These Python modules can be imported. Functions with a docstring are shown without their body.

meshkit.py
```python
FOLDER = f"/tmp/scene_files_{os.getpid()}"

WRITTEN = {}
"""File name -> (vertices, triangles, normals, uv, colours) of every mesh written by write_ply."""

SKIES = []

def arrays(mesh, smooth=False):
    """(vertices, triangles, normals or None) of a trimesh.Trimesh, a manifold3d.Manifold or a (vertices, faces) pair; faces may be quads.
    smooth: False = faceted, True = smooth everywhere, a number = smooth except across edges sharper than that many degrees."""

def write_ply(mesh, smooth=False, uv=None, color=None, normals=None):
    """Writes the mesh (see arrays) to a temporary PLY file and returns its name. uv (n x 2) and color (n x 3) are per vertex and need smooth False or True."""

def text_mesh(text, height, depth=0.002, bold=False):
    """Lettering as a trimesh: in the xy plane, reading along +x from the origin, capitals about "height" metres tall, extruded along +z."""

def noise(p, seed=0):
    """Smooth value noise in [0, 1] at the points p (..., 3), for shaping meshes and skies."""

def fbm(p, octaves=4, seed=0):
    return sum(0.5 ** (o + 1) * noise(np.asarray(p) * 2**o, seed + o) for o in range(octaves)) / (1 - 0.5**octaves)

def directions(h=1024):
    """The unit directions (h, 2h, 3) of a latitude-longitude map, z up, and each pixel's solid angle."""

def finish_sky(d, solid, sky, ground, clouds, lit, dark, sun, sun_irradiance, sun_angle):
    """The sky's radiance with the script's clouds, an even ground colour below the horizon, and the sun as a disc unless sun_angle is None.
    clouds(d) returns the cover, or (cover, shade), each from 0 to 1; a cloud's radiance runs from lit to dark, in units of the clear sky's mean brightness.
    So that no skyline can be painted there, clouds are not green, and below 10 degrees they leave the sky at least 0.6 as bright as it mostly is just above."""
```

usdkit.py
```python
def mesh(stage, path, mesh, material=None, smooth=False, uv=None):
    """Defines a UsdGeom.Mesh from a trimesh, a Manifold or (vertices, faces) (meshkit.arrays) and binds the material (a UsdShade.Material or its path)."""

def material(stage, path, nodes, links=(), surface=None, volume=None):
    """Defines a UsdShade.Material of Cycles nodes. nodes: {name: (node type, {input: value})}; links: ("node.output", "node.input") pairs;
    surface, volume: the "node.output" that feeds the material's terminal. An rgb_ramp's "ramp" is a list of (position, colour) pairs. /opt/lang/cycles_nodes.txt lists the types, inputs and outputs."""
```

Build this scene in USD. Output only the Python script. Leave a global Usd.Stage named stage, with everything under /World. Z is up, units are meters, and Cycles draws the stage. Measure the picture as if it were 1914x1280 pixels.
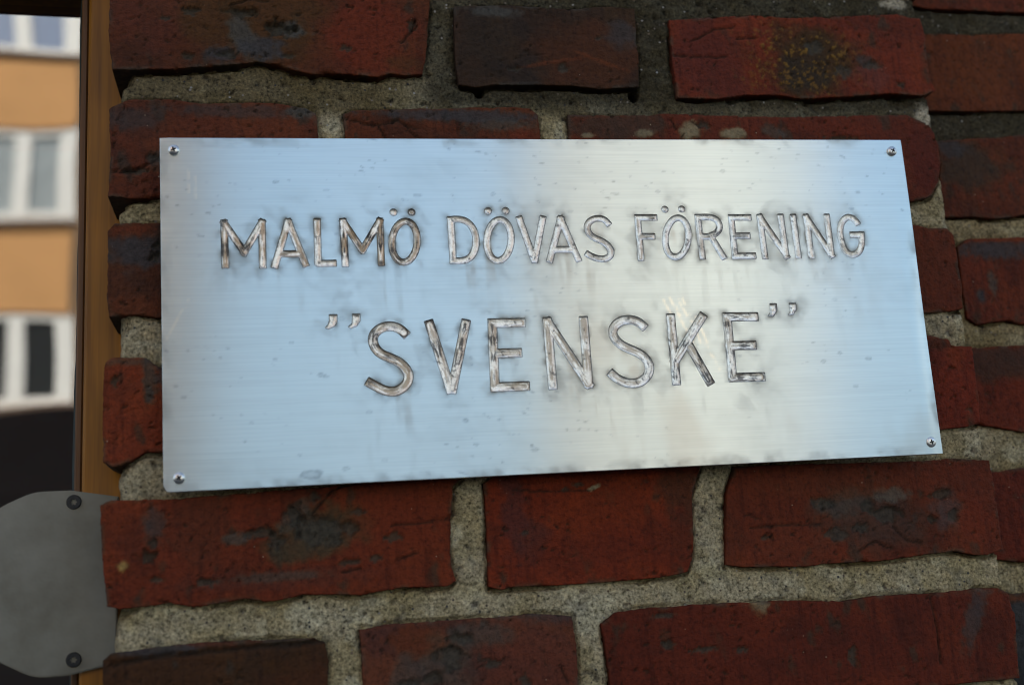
import math
import random
import numpy as np
import trimesh
import shapely
import usdkit
import meshkit
from scipy import ndimage
from scipy.interpolate import splev, splprep
from scipy.spatial import Delaunay
from shapely.geometry import LineString, Point, Polygon, box as sbox
from shapely.ops import unary_union
from pxr import Gf, Sdf, Usd, UsdGeom, UsdLux, UsdShade, Vt

stage = Usd.Stage.CreateInMemory()
UsdGeom.SetStageUpAxis(stage, UsdGeom.Tokens.z)
UsdGeom.SetStageMetersPerUnit(stage, 1.0)
UsdGeom.Xform.Define(stage, '/World')
UsdGeom.Scope.Define(stage, '/World/Looks')

# ------------------------------------------------------------------ camera
# Wall coordinates: x along the wall from the pier's left arris, y into the wall, z up from the bottom of
# the pier's topmost visible course, which lies Z0 above the pavement.
Z0 = 1.867
cam = UsdGeom.Camera.Define(stage, '/World/camera')
RIGHT = (0.976662479513337, -0.20528403456405547, -0.0631574719567232)
UP = (0.017782920480127216, -0.21575847336731202, 0.9762848195631254)
FWD = (0.2140424463746807, 0.9546238768872851, 0.20707265591243895)
EYE = (0.0743167308714646, -0.5628094656448018, -0.2669268821873827 + Z0)
cam.AddTransformOp().Set(Gf.Matrix4d(*RIGHT, 0, *UP, 0, *[-a for a in FWD], 0, *EYE, 1))
cam.CreateProjectionAttr('perspective')
cam.CreateHorizontalApertureAttr(25.3)
cam.CreateVerticalApertureAttr(25.3 * 684 / 1024)
cam.CreateFocalLengthAttr(25.3 * 2116.84 / 1914)
cam.CreateFStopAttr(3.5)
cam.CreateFocusDistanceAttr(0.60)
cam.CreateClippingRangeAttr((0.02, 5000.0))
cam.CreateExposureAttr(0.9)

# ------------------------------------------------------------------ sky and sun (the sun stands behind the brick building)
SUN_EL = math.radians(47)
SUN_DIR = np.array([-0.55, 1.0])
SUN_DIR = SUN_DIR / np.linalg.norm(SUN_DIR)
SUN_ROT = math.atan2(SUN_DIR[0], SUN_DIR[1])
SKY_STRENGTH = 0.14
usdkit.material(stage, '/World/Looks/sky_light', {
    'tc': ('texture_coordinate', {}),
    'sky': ('sky_texture', {'sky_type': 'single_scattering', 'sun_disc': False, 'sun_elevation': SUN_EL, 'sun_rotation': SUN_ROT,
                            'altitude': 20.0, 'air_density': 1.0, 'aerosol_density': 1.0, 'ozone_density': 0.4}),
    'map': ('mapping', {'scale': (1.0, 1.0, 2.2)}),
    'n': ('noise_texture', {'scale': 2.3, 'detail': 7.0, 'roughness': 0.58}),
    'cover': ('rgb_ramp', {'ramp': [(0.0, (0, 0, 0)), (0.53, (0, 0, 0)), (0.72, (0.75, 0.75, 0.75)), (1.0, (0.9, 0.9, 0.9))]}),
    'mx': ('mix', {'mix_type': 'mix', 'color2': (8.6, 8.9, 9.2)}),
    'bg': ('background_shader', {'strength': SKY_STRENGTH})},
    [('tc.generated', 'map.vector'), ('map.vector', 'n.vector'), ('n.fac', 'cover.fac'), ('cover.color', 'mx.fac'),
     ('sky.color', 'mx.color1'), ('mx.color', 'bg.color')], surface='bg.background')
sky = UsdLux.DomeLight.Define(stage, '/World/sky')
UsdShade.MaterialBindingAPI.Apply(sky.GetPrim()).Bind(UsdShade.Material.Get(stage, '/World/Looks/sky_light'))
sky.GetPrim().SetCustomDataByKey('kind', 'structure')
sky.GetPrim().SetCustomDataByKey('label', 'blue sky with a few pale clouds')

sun = UsdLux.DistantLight.Define(stage, '/World/sun')
sun.CreateIntensityAttr(1.2)
sun.CreateAngleAttr(0.53)
sun.CreateColorAttr((1.0, 0.95, 0.86))
sun.CreateNormalizeAttr(True)
to_sun = Gf.Vec3d(SUN_DIR[0] * math.cos(SUN_EL), SUN_DIR[1] * math.cos(SUN_EL), math.sin(SUN_EL))
sun.AddTransformOp().Set(Gf.Matrix4d().SetRotate(Gf.Rotation(Gf.Vec3d(0, 0, 1), to_sun)))

# ------------------------------------------------------------------ traced measurements, millimetres on the wall (x, z) and on the sign (u, v)
SCRATCHES = [(253.41, -88.84, 258.74, -100.48), (257.04, -87.77, 263.68, -104.06), (261.63, -89.04, 266.96, -100.71), (263.81, -87.93, 271.69, -112.32), (254.83, -92.33, 257.26, -97.57), (270.2, -97.92, 275.22, -112.43), (274.04, -112.39, 279.34, -123.98), (276.4, -118.18, 280.51, -126.87), (259.58, -91.87, 268.46, -115.07), (9.7, -88.28, 1.58, -103.87), (12.76, -83.03, 10.96, -86.98), (235.16, 3.06, 234.55, 2.9), (16.92, -20.4, 17.02, -31.5), (13.63, -17.05, 13.73, -28.72)]
PIER_BRICKS = {
    'A1': ([(0.0,52.0),(80.0,53.0),(163.0,54.0)], [(163.0,54.0),(166.7,48.5),(164.9,30.5),(162.9,13.4),(160.7,4.5)], [(1.4,0.9),(31.3,2.6),(58.1,5.7),(73.6,8.4),(85.4,6.7),(92.8,3.9),(103.1,1.9),(109.6,3.6),(136.1,1.8),(142.8,4.2),(151.7,3.0),(160.7,4.5)], [(0.0,52.0),(-0.6,21.9),(1.4,0.9)]),
    'A2': ([(179.9,45.3),(210.2,47.5),(245.0,46.6),(269.2,49.8),(284.8,48.9)], [(284.8,48.9),(284.2,31.6),(284.4,16.8),(283.0,0.8)], [(180.3,-1.3),(189.4,-2.6),(198.7,-0.7),(243.7,0.4),(259.6,-1.0),(283.0,0.8)], [(179.9,45.3),(179.2,27.0),(178.9,10.5),(180.3,-1.3)]),
    'A3': ([(305.2,42.8),(331.0,45.7),(358.0,48.4),(380.0,47.7),(411.3,50.3),(451.7,53.6),(460.4,51.5),(466.8,51.1)], [(466.8,51.1),(468.3,42.0),(467.5,25.5),(467.7,10.6),(470.0,4.8)], [(305.7,-5.0),(331.5,-4.9),(347.2,-2.1),(367.9,-1.4),(381.1,-3.4),(411.0,-1.1),(442.7,2.2),(452.8,1.2),(462.0,1.5),(470.0,4.8)], [(305.2,42.8),(304.8,28.8),(304.9,9.7),(305.7,-5.0)]),
    'B1': ([(-0.2,-20.4),(9.3,-15.2),(21.5,-14.0),(31.3,-14.6),(45.3,-16.2),(67.0,-14.7),(85.0,-15.0),(97.6,-17.1),(103.3,-19.9)], [(103.3,-19.9),(104.3,-34.3),(104.5,-67.8)], [(0.0,-66.8),(12.2,-67.8),(24.0,-67.2),(64.2,-67.6),(104.5,-67.8)], [(-0.2,-20.4),(0.8,-45.1),(0.0,-66.8)]),
    'B2': ([(117.2,-20.2),(122.1,-17.9),(170.5,-15.0),(206.3,-13.4),(219.5,-13.9),(223.5,-17.3)], [(223.5,-17.3),(224.1,-30.1),(222.3,-67.3)], [(116.8,-67.7),(222.3,-67.3)], [(117.2,-20.2),(118.0,-32.5),(116.8,-67.7)]),
    'B3': ([(240.5,-16.8),(267.6,-16.7),(301.2,-14.5),(360.9,-15.2),(415.2,-12.8),(448.4,-11.5),(461.6,-16.9),(464.6,-23.0)], [(464.6,-23.0),(465.7,-29.7),(466.0,-41.1),(463.5,-52.1),(457.1,-61.8)], [(237.9,-67.1),(342.0,-65.5),(428.3,-65.0),(441.6,-65.6),(453.0,-63.5),(457.1,-61.8)], [(240.5,-16.8),(237.9,-67.1)]),
    'C1': ([(-0.0,-84.4),(3.4,-80.8),(24.3,-80.7),(174.0,-80.0)], [(174.0,-80.0),(173.0,-131.0)], [(0.9,-128.4),(12.5,-127.5),(24.3,-129.0),(173.0,-131.0)], [(-0.0,-84.4),(0.3,-121.2),(0.9,-128.4)]),
    'C2': ([(188.0,-81.0),(296.0,-81.0)], [(296.0,-81.0),(296.0,-132.0)], [(188.0,-132.0),(296.0,-132.0)], [(188.0,-81.0),(188.0,-132.0)]),
    'C3': ([(310.0,-82.0),(443.0,-79.5),(451.6,-81.4),(463.4,-81.4),(467.3,-85.6)], [(467.3,-85.6),(467.6,-98.9),(468.1,-116.9),(466.7,-129.9)], [(310.0,-132.0),(442.4,-132.1),(459.3,-131.1),(466.7,-129.9)], [(310.0,-82.0),(310.0,-132.0)]),
    'D1': ([(-0.6,-151.7),(2.3,-148.6),(18.6,-149.0),(24.3,-154.1),(108.0,-148.0)], [(108.0,-148.0),(108.0,-200.0)], [(-0.8,-199.2),(4.0,-201.9),(12.0,-198.7),(17.6,-195.3),(24.4,-195.1),(108.0,-200.0)], [(-0.6,-151.7),(-1.2,-160.9),(-1.1,-190.5),(-0.8,-199.2)]),
    'D2': ([(120.0,-148.0),(226.0,-148.0)], [(226.0,-148.0),(226.0,-200.0)], [(120.0,-200.0),(226.0,-200.0)], [(120.0,-148.0),(120.0,-200.0)]),
    'D3': ([(240.0,-148.0),(442.5,-144.9),(453.9,-147.6),(456.1,-151.1),(468.5,-152.2)], [(468.5,-152.2),(468.0,-180.0),(466.3,-195.8)], [(240.0,-200.0),(442.4,-198.7),(461.0,-197.5),(466.3,-195.8)], [(240.0,-148.0),(240.0,-200.0)]),
    'E1': ([(-1.8,-219.2),(1.8,-217.2),(25.2,-217.8),(172.0,-213.0)], [(172.0,-213.0),(165.6,-217.7),(163.6,-235.9),(162.6,-249.3),(163.0,-258.1),(164.8,-263.9)], [(1.3,-265.5),(7.7,-267.3),(28.8,-266.3),(42.7,-268.7),(63.5,-266.1),(73.1,-268.2),(78.8,-268.1),(90.6,-266.1),(118.0,-267.9),(138.0,-265.6),(160.4,-266.5),(164.8,-263.9)], [(-1.8,-219.2),(-1.9,-227.4),(-0.3,-246.7),(1.3,-265.5)]),
    'E2': ([(188.0,-213.0),(298.0,-213.0)], [(298.0,-213.0),(291.6,-227.8),(289.5,-253.9),(288.3,-260.4),(285.0,-267.3)], [(180.6,-268.0),(187.3,-270.0),(193.0,-269.0),(219.1,-269.6),(246.6,-269.5),(270.3,-268.8),(285.0,-267.3)], [(188.0,-213.0),(181.2,-217.1),(181.5,-240.0),(180.6,-268.0)]),
    'E3': ([(317.0,-214.0),(419.4,-215.6),(445.7,-215.2),(468.5,-217.0)], [(468.5,-217.0),(469.3,-234.3),(468.7,-253.1),(468.5,-266.2)], [(305.8,-265.0),(315.1,-266.3),(349.0,-268.1),(360.5,-267.4),(383.7,-267.6),(401.7,-267.8),(419.8,-266.0),(439.3,-265.1),(450.0,-267.7),(458.5,-268.2),(468.5,-266.2)], [(317.0,-214.0),(310.7,-228.2),(308.4,-246.7),(305.8,-265.0)]),
    'F1': ([(-0.0,-289.5),(3.4,-286.9),(11.6,-286.1),(42.7,-284.7),(94.9,-286.5),(100.1,-288.9)], [(100.1,-288.9),(101.8,-297.8),(101.0,-308.5),(110.0,-333.0)], [(0.0,-333.0),(110.0,-333.0)], [(-0.0,-289.5),(0.0,-333.0)]),
    'F2': ([(116.4,-284.1),(122.3,-283.7),(129.3,-282.7),(145.4,-282.8),(180.3,-282.7),(203.3,-282.4),(222.1,-284.7)], [(222.1,-284.7),(223.3,-300.8),(223.1,-318.2),(228.0,-333.0)], [(126.0,-333.0),(228.0,-333.0)], [(116.4,-284.1),(117.2,-292.3),(117.5,-309.8),(126.0,-333.0)]),
    'F3': ([(237.0,-289.9),(245.3,-284.4),(262.0,-283.7),(274.9,-283.8),(292.0,-283.8),(335.4,-284.8),(369.5,-287.3),(389.6,-285.8),(418.9,-286.6),(447.0,-285.8),(462.7,-286.2),(469.0,-289.5)], [(469.0,-289.5),(470.0,-301.2),(467.5,-333.5),(467.0,-334.0)], [(243.0,-334.0),(467.0,-334.0)], [(237.0,-289.9),(238.2,-298.1),(239.0,-318.7),(243.0,-334.0)]),
}
RECESS_BRICKS = {
    'R0': ([(452.0,127.0),(566.0,127.0)], [(566.0,127.0),(566.0,74.0)], [(452.0,75.5),(482.8,75.5),(489.8,74.0),(562.1,74.6),(566.0,74.0)], [(452.0,127.0),(452.0,75.5)]),
    'R1': ([(446.0,57.0),(487.1,56.5),(514.6,56.9),(559.4,59.7),(674.0,58.0)], [(674.0,58.0),(674.0,5.0)], [(446.0,4.0),(484.2,4.1),(506.0,4.3),(549.8,5.9),(674.0,5.0)], [(446.0,57.0),(446.0,4.0)]),
    'R2': ([(484.1,-15.8),(499.5,-14.8),(528.1,-12.7),(545.8,-10.2),(565.0,-12.0)], [(565.0,-12.0),(564.0,-64.0)], [(479.2,-65.3),(500.9,-65.2),(518.9,-66.5),(536.2,-63.9),(564.0,-64.0)], [(484.1,-15.8),(484.7,-26.1),(479.2,-65.3)]),
    'R3': ([(487.4,-84.7),(496.0,-79.3),(516.8,-78.6),(533.7,-78.5),(700.0,-79.0)], [(700.0,-79.0),(700.0,-132.0)], [(487.1,-129.0),(494.0,-133.0),(514.8,-130.7),(523.9,-133.5),(700.0,-132.0)], [(487.4,-84.7),(487.0,-109.7),(487.1,-129.0)]),
    'R4': ([(462.0,-147.0),(487.3,-147.4),(518.3,-146.3),(570.0,-146.0)], [(570.0,-146.0),(570.0,-198.0)], [(462.0,-195.0),(485.3,-193.4),(513.4,-198.8),(570.0,-198.0)], [(462.0,-147.0),(462.0,-195.0)]),
    'R5': ([(450.0,-221.0),(493.0,-221.4),(509.6,-219.6),(680.0,-219.0)], [(680.0,-219.0),(680.0,-273.0)], [(450.0,-272.0),(486.0,-271.8),(499.9,-274.1),(680.0,-273.0)], [(450.0,-221.0),(450.0,-272.0)]),
    'R6': ([(462.0,-292.0),(488.2,-291.2),(497.0,-290.8),(572.0,-290.0)], [(572.0,-290.0),(572.0,-343.0)], [(462.0,-343.0),(572.0,-343.0)], [(462.0,-292.0),(462.0,-343.0)]),
}
SIGN_MARKS = [
    ('M',3.75,[[(30.32,-44.5),(30.5,-65.99)],[(30.43,-44.69),(39.59,-59.45)],[(39.83,-59.45),(48.57,-44.38)],[(48.57,-44.51),(48.49,-66.32)]],[],[],[]),
    ('A',3.75,[[(61.36,-44.33),(54.44,-66.43)],[(61.55,-44.33),(69.14,-65.94)],[(57.29,-60.81),(66.29,-60.83)]],[],[],[]),
    ('L',3.75,[[(75.73,-44.35),(75.47,-66.06),(82.87,-66.0)]],[],[],[]),
    ('M',3.75,[[(88.58,-44.36),(88.95,-66.3)],[(88.75,-44.62),(97.57,-59.29)],[(97.81,-59.29),(107.0,-44.37)],[(107.12,-44.37),(106.89,-66.11)]],[],[],[]),
    ('Ö',3.75,[],[[(120.19,-44.57),(121.6,-44.86),(122.89,-45.68),(123.98,-46.99),(124.84,-48.73),(125.4,-50.8),(125.65,-53.1),(125.58,-55.51),(125.17,-57.91),(124.47,-60.19),(123.5,-62.22),(122.31,-63.91),(120.97,-65.17),(119.53,-65.94),(118.08,-66.18),(116.68,-65.89),(115.41,-65.07),(114.32,-63.77),(113.47,-62.05),(112.9,-60.01),(112.65,-57.73),(112.71,-55.33),(113.1,-52.93),(113.79,-50.65),(114.76,-48.61),(115.94,-46.9),(117.28,-45.62),(118.72,-44.83)]],[(114.26,-39.75),(123.48,-39.83)],[]),
    ('D',3.75,[[(143.39,-44.01),(143.47,-65.69)],[(143.39,-44.01),(148.32,-44.0),(151.75,-45.0),(154.46,-48.32),(155.8,-53.12),(155.41,-58.48),(153.57,-62.9),(150.53,-65.4),(147.04,-65.81),(143.47,-65.75)]],[],[],[]),
    ('Ö',3.75,[],[[(169.21,-44.16),(170.6,-44.45),(171.86,-45.29),(172.93,-46.62),(173.74,-48.39),(174.26,-50.49),(174.47,-52.83),(174.34,-55.29),(173.89,-57.74),(173.15,-60.05),(172.14,-62.12),(170.93,-63.84),(169.57,-65.12),(168.13,-65.9),(166.68,-66.15),(165.3,-65.86),(164.05,-65.03),(162.99,-63.7),(162.18,-61.96),(161.66,-59.87),(161.45,-57.55),(161.56,-55.11),(162.0,-52.67),(162.73,-50.35),(163.73,-48.27),(164.94,-46.53),(166.3,-45.23),(167.75,-44.42)]],[(163.2,-39.52),(172.51,-39.48)],[]),
    ('V',3.75,[[(179.54,-44.09),(185.59,-65.83)],[(191.81,-44.03),(186.06,-65.83)]],[],[],[]),
    ('A',3.75,[[(201.39,-44.19),(194.11,-65.97)],[(201.51,-44.19),(209.13,-65.81)],[(197.37,-60.74),(206.71,-60.76)]],[],[],[]),
    ('S',3.75,[[(226.76,-46.6),(225.07,-44.99),(221.17,-44.21),(217.42,-45.4),(215.48,-48.43),(216.09,-52.1),(219.37,-54.88),(223.44,-57.07),(226.27,-59.55),(227.28,-62.6),(226.42,-64.9),(224.21,-65.89),(220.87,-66.01),(217.31,-65.17),(214.72,-63.61)]],[],[],[]),
    ('F',3.75,[[(243.47,-44.05),(243.32,-65.91)],[(243.48,-43.9),(252.54,-43.99)],[(244.02,-54.25),(250.46,-54.34)]],[],[],[]),
    ('Ö',3.75,[],[[(266.02,-44.2),(267.41,-44.49),(268.64,-45.31),(269.65,-46.63),(270.37,-48.38),(270.79,-50.46),(270.87,-52.77),(270.62,-55.2),(270.04,-57.62),(269.17,-59.91),(268.05,-61.95),(266.74,-63.65),(265.31,-64.92),(263.82,-65.69),(262.35,-65.94),(260.97,-65.65),(259.75,-64.83),(258.75,-63.52),(258.03,-61.8),(257.61,-59.73),(257.52,-57.44),(257.76,-55.03),(258.32,-52.61),(259.18,-50.32),(260.29,-48.26),(261.6,-46.54),(263.04,-45.25),(264.54,-44.46)]],[(259.03,-39.5),(268.35,-39.43)],[]),
    ('R',3.75,[[(276.94,-44.24),(277.37,-65.75)],[(276.95,-44.09),(283.39,-44.15),(287.2,-45.54),(288.84,-48.79),(287.74,-51.99),(284.65,-53.9),(277.8,-54.25)],[(283.22,-54.48),(289.06,-65.95)]],[],[],[]),
    ('E',3.75,[[(295.95,-44.43),(295.68,-65.84)],[(295.95,-44.43),(305.7,-44.53)],[(296.14,-54.65),(304.02,-54.75)],[(295.66,-65.98),(306.06,-65.93)]],[],[],[]),
    ('N',3.75,[[(312.27,-44.44),(312.78,-66.27)],[(312.5,-44.44),(325.13,-66.33)],[(324.39,-44.41),(325.01,-66.03)]],[],[],[]),
    ('I',3.75,[[(331.63,-44.64),(331.99,-66.14)]],[],[],[]),
    ('N',3.75,[[(339.16,-44.71),(339.47,-66.27)],[(339.3,-44.87),(351.4,-66.31)],[(351.32,-44.68),(351.44,-66.01)]],[],[],[]),
    ('G',3.75,[[(368.58,-47.93),(366.99,-46.07),(363.54,-44.96),(360.41,-46.92),(358.36,-52.26),(358.4,-59.89),(360.89,-65.1),(364.28,-66.45),(368.0,-64.23),(369.97,-59.68),(370.43,-55.02)],[(370.41,-55.17),(365.23,-55.1)]],[],[],[]),
    ('quotation mark',0,[],[],[],[[(79.78,-91.94),(84.11,-92.05),(83.97,-95.79),(82.55,-98.37),(79.49,-99.71),(77.24,-99.02),(78.98,-97.21),(79.77,-95.36)]]),
    ('quotation mark',0,[],[],[],[[(91.13,-91.92),(95.38,-92.04),(95.34,-95.8),(93.4,-98.68),(90.33,-99.71),(88.56,-98.73),(90.75,-96.92),(91.14,-94.74)]]),
    ('S',5.0,[[(116.55,-102.36),(114.07,-100.21),(109.22,-99.01),(104.28,-100.24),(101.2,-103.77),(101.04,-107.51),(103.76,-111.95),(108.5,-114.59),(113.83,-117.88),(117.31,-121.72),(117.74,-125.45),(115.73,-129.08),(111.35,-131.68),(107.11,-131.51),(102.37,-129.49),(98.84,-127.33)]],[],[],[]),
    ('V',5.0,[[(129.71,-98.64),(138.3,-131.68)],[(147.82,-98.84),(139.22,-131.72)]],[],[],[]),
    ('E',5.0,[[(161.58,-98.91),(160.85,-131.56)],[(161.58,-98.84),(176.35,-99.0)],[(161.83,-114.49),(173.55,-114.56)],[(160.84,-131.69),(176.36,-131.72)]],[],[],[]),
    ('N',5.0,[[(190.22,-98.9),(190.58,-131.73)],[(190.59,-99.14),(209.31,-131.7)],[(209.44,-98.9),(209.31,-131.7)]],[],[],[]),
    ('S',5.0,[[(240.77,-102.24),(238.96,-100.49),(233.97,-99.19),(228.39,-100.19),(224.5,-104.47),(224.63,-107.55),(228.16,-111.72),(234.85,-115.53),(240.38,-119.31),(242.56,-123.82),(241.35,-128.36),(237.71,-131.41),(231.78,-132.4),(226.5,-130.69),(222.5,-127.66)]],[],[],[]),
    ('K',5.0,[[(256.56,-98.8),(256.26,-131.96)],[(273.63,-98.87),(256.74,-121.4)],[(265.75,-114.76),(274.14,-132.63)]],[],[],[]),
    ('E',5.0,[[(287.69,-99.17),(287.27,-131.43)],[(287.71,-99.01),(302.87,-99.35)],[(288.3,-114.55),(300.07,-114.69)],[(287.26,-131.5),(303.03,-131.7)]],[],[],[]),
    ('quotation mark',0,[],[],[],[[(312.26,-92.2),(316.56,-92.31),(316.4,-96.45),(313.88,-99.56),(310.0,-99.62),(312.02,-97.13)]]),
    ('quotation mark',0,[],[],[],[[(323.3,-92.24),(327.46,-92.34),(327.61,-95.94),(325.41,-98.92),(321.59,-99.61),(323.59,-96.8)]]),
]
SPECKS = [(11.8, -22.3), (55.8, -23.3), (80.9, -27.7), (231.9, -23.7), (9.9, -130.7), (77.5, -123.1), (180.0, -92.7), (85.6, -94.3), (74.9, -122.2), (41.2, -144.4), (68.9, -170.7), (85.3, -168.7), (256.1, -29.5), (61.3, -105.7), (350.0, -91.2), (349.3, -120.6), (377.5, -120.0), (365.9, -124.1), (339.5, -124.6), (356.2, -138.8), (386.9, -142.4), (104.3, -165.6), (149.5, -159.9), (293.9, -152.8), (144.9, -147.7), (97.5, -141.6), (103.1, -12.0), (126.9, -30.8), (166.5, -30.2), (169.9, -34.0), (300.7, -37.9), (366.2, -40.0), (206.7, -40.1), (334.7, -114.3), (179.1, -164.0), (63.4, -160.9), (260.2, -18.1), (293.6, -18.2)]
SMUDGES = [(70.3, -68.0), (115.6, -37.9), (100.4, -74.1), (157.3, -78.1), (188.4, -73.1), (241.6, -74.1), (314.8, -75.6), (342.4, -77.6), (359.0, -70.4), (43.0, -67.5), (32.7, -72.7), (96.4, -106.8), (119.2, -129.2), (139.9, -140.8), (211.6, -138.2), (291.6, -147.1), (315.5, -96.2), (86.7, -84.8), (56.7, -40.1), (243.0, -41.9), (261.0, -40.6), (168.4, -35.4), (75.7, -100.8), (251.7, -91.7), (242.7, -62.5), (217.5, -135.7), (247.0, -125.7)]
BRUISE = (68.9, -170.7)


# ------------------------------------------------------------------ helpers
names = {}


def numbered(parent, name):
    k = names.get((parent, name), 0)
    names[(parent, name)] = k + 1
    return f'{parent}/{name}' + (f'_{k:03d}' if k else '')


def tag(prim, label=None, category=None, group=None, kind=None):
    p = prim.GetPrim()
    for k, v in (('label', label), ('category', category), ('group', group), ('kind', kind)):
        if v:
            p.SetCustomDataByKey(k, v)
    return prim


def thing(name, label, category, loc=(0, 0, 0), group=None):
    x = UsdGeom.Xform.Define(stage, numbered('/World', name))
    x.AddTranslateOp().Set(Gf.Vec3d(*loc))
    return tag(x, label, category, group)


def put(name, mesh, mat, parent=None, smooth=False, tint=None, label=None, kind=None, loc=None):
    """One Mesh prim under parent (a prim) or under /World. With loc, world-space geometry is made relative to that point."""
    path = numbered(parent.GetPath().pathString if parent is not None else '/World', name)
    if loc is not None:
        if isinstance(mesh, tuple):
            mesh = (np.asarray(mesh[0]) - np.asarray(loc), mesh[1])
        else:
            mesh = mesh.copy()
            mesh.apply_translation(-np.asarray(loc, float))
    m = usdkit.mesh(stage, path, mesh, LOOK[mat], smooth=smooth)
    if tint is not None:
        UsdGeom.PrimvarsAPI(m).CreatePrimvar('tint', Sdf.ValueTypeNames.Color3fArray, 'vertex').Set(Vt.Vec3fArray.FromNumpy(np.ascontiguousarray(tint, np.float32)))
    return tag(m, label, None, None, kind)


def bx(x0, x1, y0, y1, z0, z1):
    m = trimesh.creation.box([x1 - x0, y1 - y0, z1 - z0])
    m.apply_translation([(x0 + x1) / 2, (y0 + y1) / 2, (z0 + z1) / 2])
    return m


def cat(*ms):
    return trimesh.util.concatenate(list(ms))


def chamfer_box(x0, x1, y0, y1, z0, z1, r=0.01):
    import manifold3d as m3
    pts = []
    for sx, x in ((1, x0), (-1, x1)):
        for sy, y in ((1, y0), (-1, y1)):
            for sz, z in ((1, z0), (-1, z1)):
                pts += [(x + sx * r, y + sy * r, z), (x + sx * r, y, z + sz * r), (x, y + sy * r, z + sz * r)]
    mm = m3.Manifold.hull_points(np.array(pts, float)).to_mesh()
    return trimesh.Trimesh(mm.vert_properties[:, :3], mm.tri_verts, process=False)


def noise2(x, z, scale, seed=0, octaves=3):
    """fbm in [0, 1] over (x, z) in millimetres; scale = feature size in mm."""
    a, b = np.asarray(x, float) / scale, np.asarray(z, float) / scale
    p = np.stack([0.80 * a + 0.46 * b, -0.52 * a + 0.72 * b, 0.30 * a + 0.52 * b + 0.37 + seed * 3.1], -1)      # tilted, so that no lattice lines show
    return meshkit.fbm(p + 500, octaves, seed)


def sstep(a, b, x):
    t = np.clip((x - a) / (b - a), 0, 1)
    return t * t * (3 - 2 * t)


def mixc(c, to, m):
    return c * (1 - m[..., None]) + np.asarray(to, float) * m[..., None]


# ------------------------------------------------------------------ materials
LOOK = {}


def look(name, nodes, links, surface):
    LOOK[name] = usdkit.material(stage, f'/World/Looks/{name}', nodes, links, surface=surface)


def plain(name, color, rough=0.7, metallic=0.0, var=0.25, scale=6.0, bump=0.0, bscale=80.0, spec=0.4, dark=None):
    dark = dark or tuple(c * (1 - var) for c in color)
    light = tuple(min(1.0, c * (1 + var * 0.6)) for c in color)
    nodes = {'g': ('geometry', {}), 'n': ('noise_texture', {'scale': scale, 'detail': 5.0, 'roughness': 0.6}),
             'r': ('rgb_ramp', {'ramp': [(0.25, dark), (0.5, color), (0.75, light)]}),
             'p': ('principled_bsdf', {'roughness': rough, 'metallic': metallic, 'specular_ior_level': spec})}
    links = [('g.position', 'n.vector'), ('n.fac', 'r.fac'), ('r.color', 'p.base_color')]
    if bump:
        nodes['bn'] = ('noise_texture', {'scale': bscale, 'detail': 4.0})
        nodes['b'] = ('bump', {'strength': 0.6, 'distance': bump})
        links += [('g.position', 'bn.vector'), ('bn.fac', 'b.height'), ('b.normal', 'p.normal')]
    look(name, nodes, links, 'p.BSDF')


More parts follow.
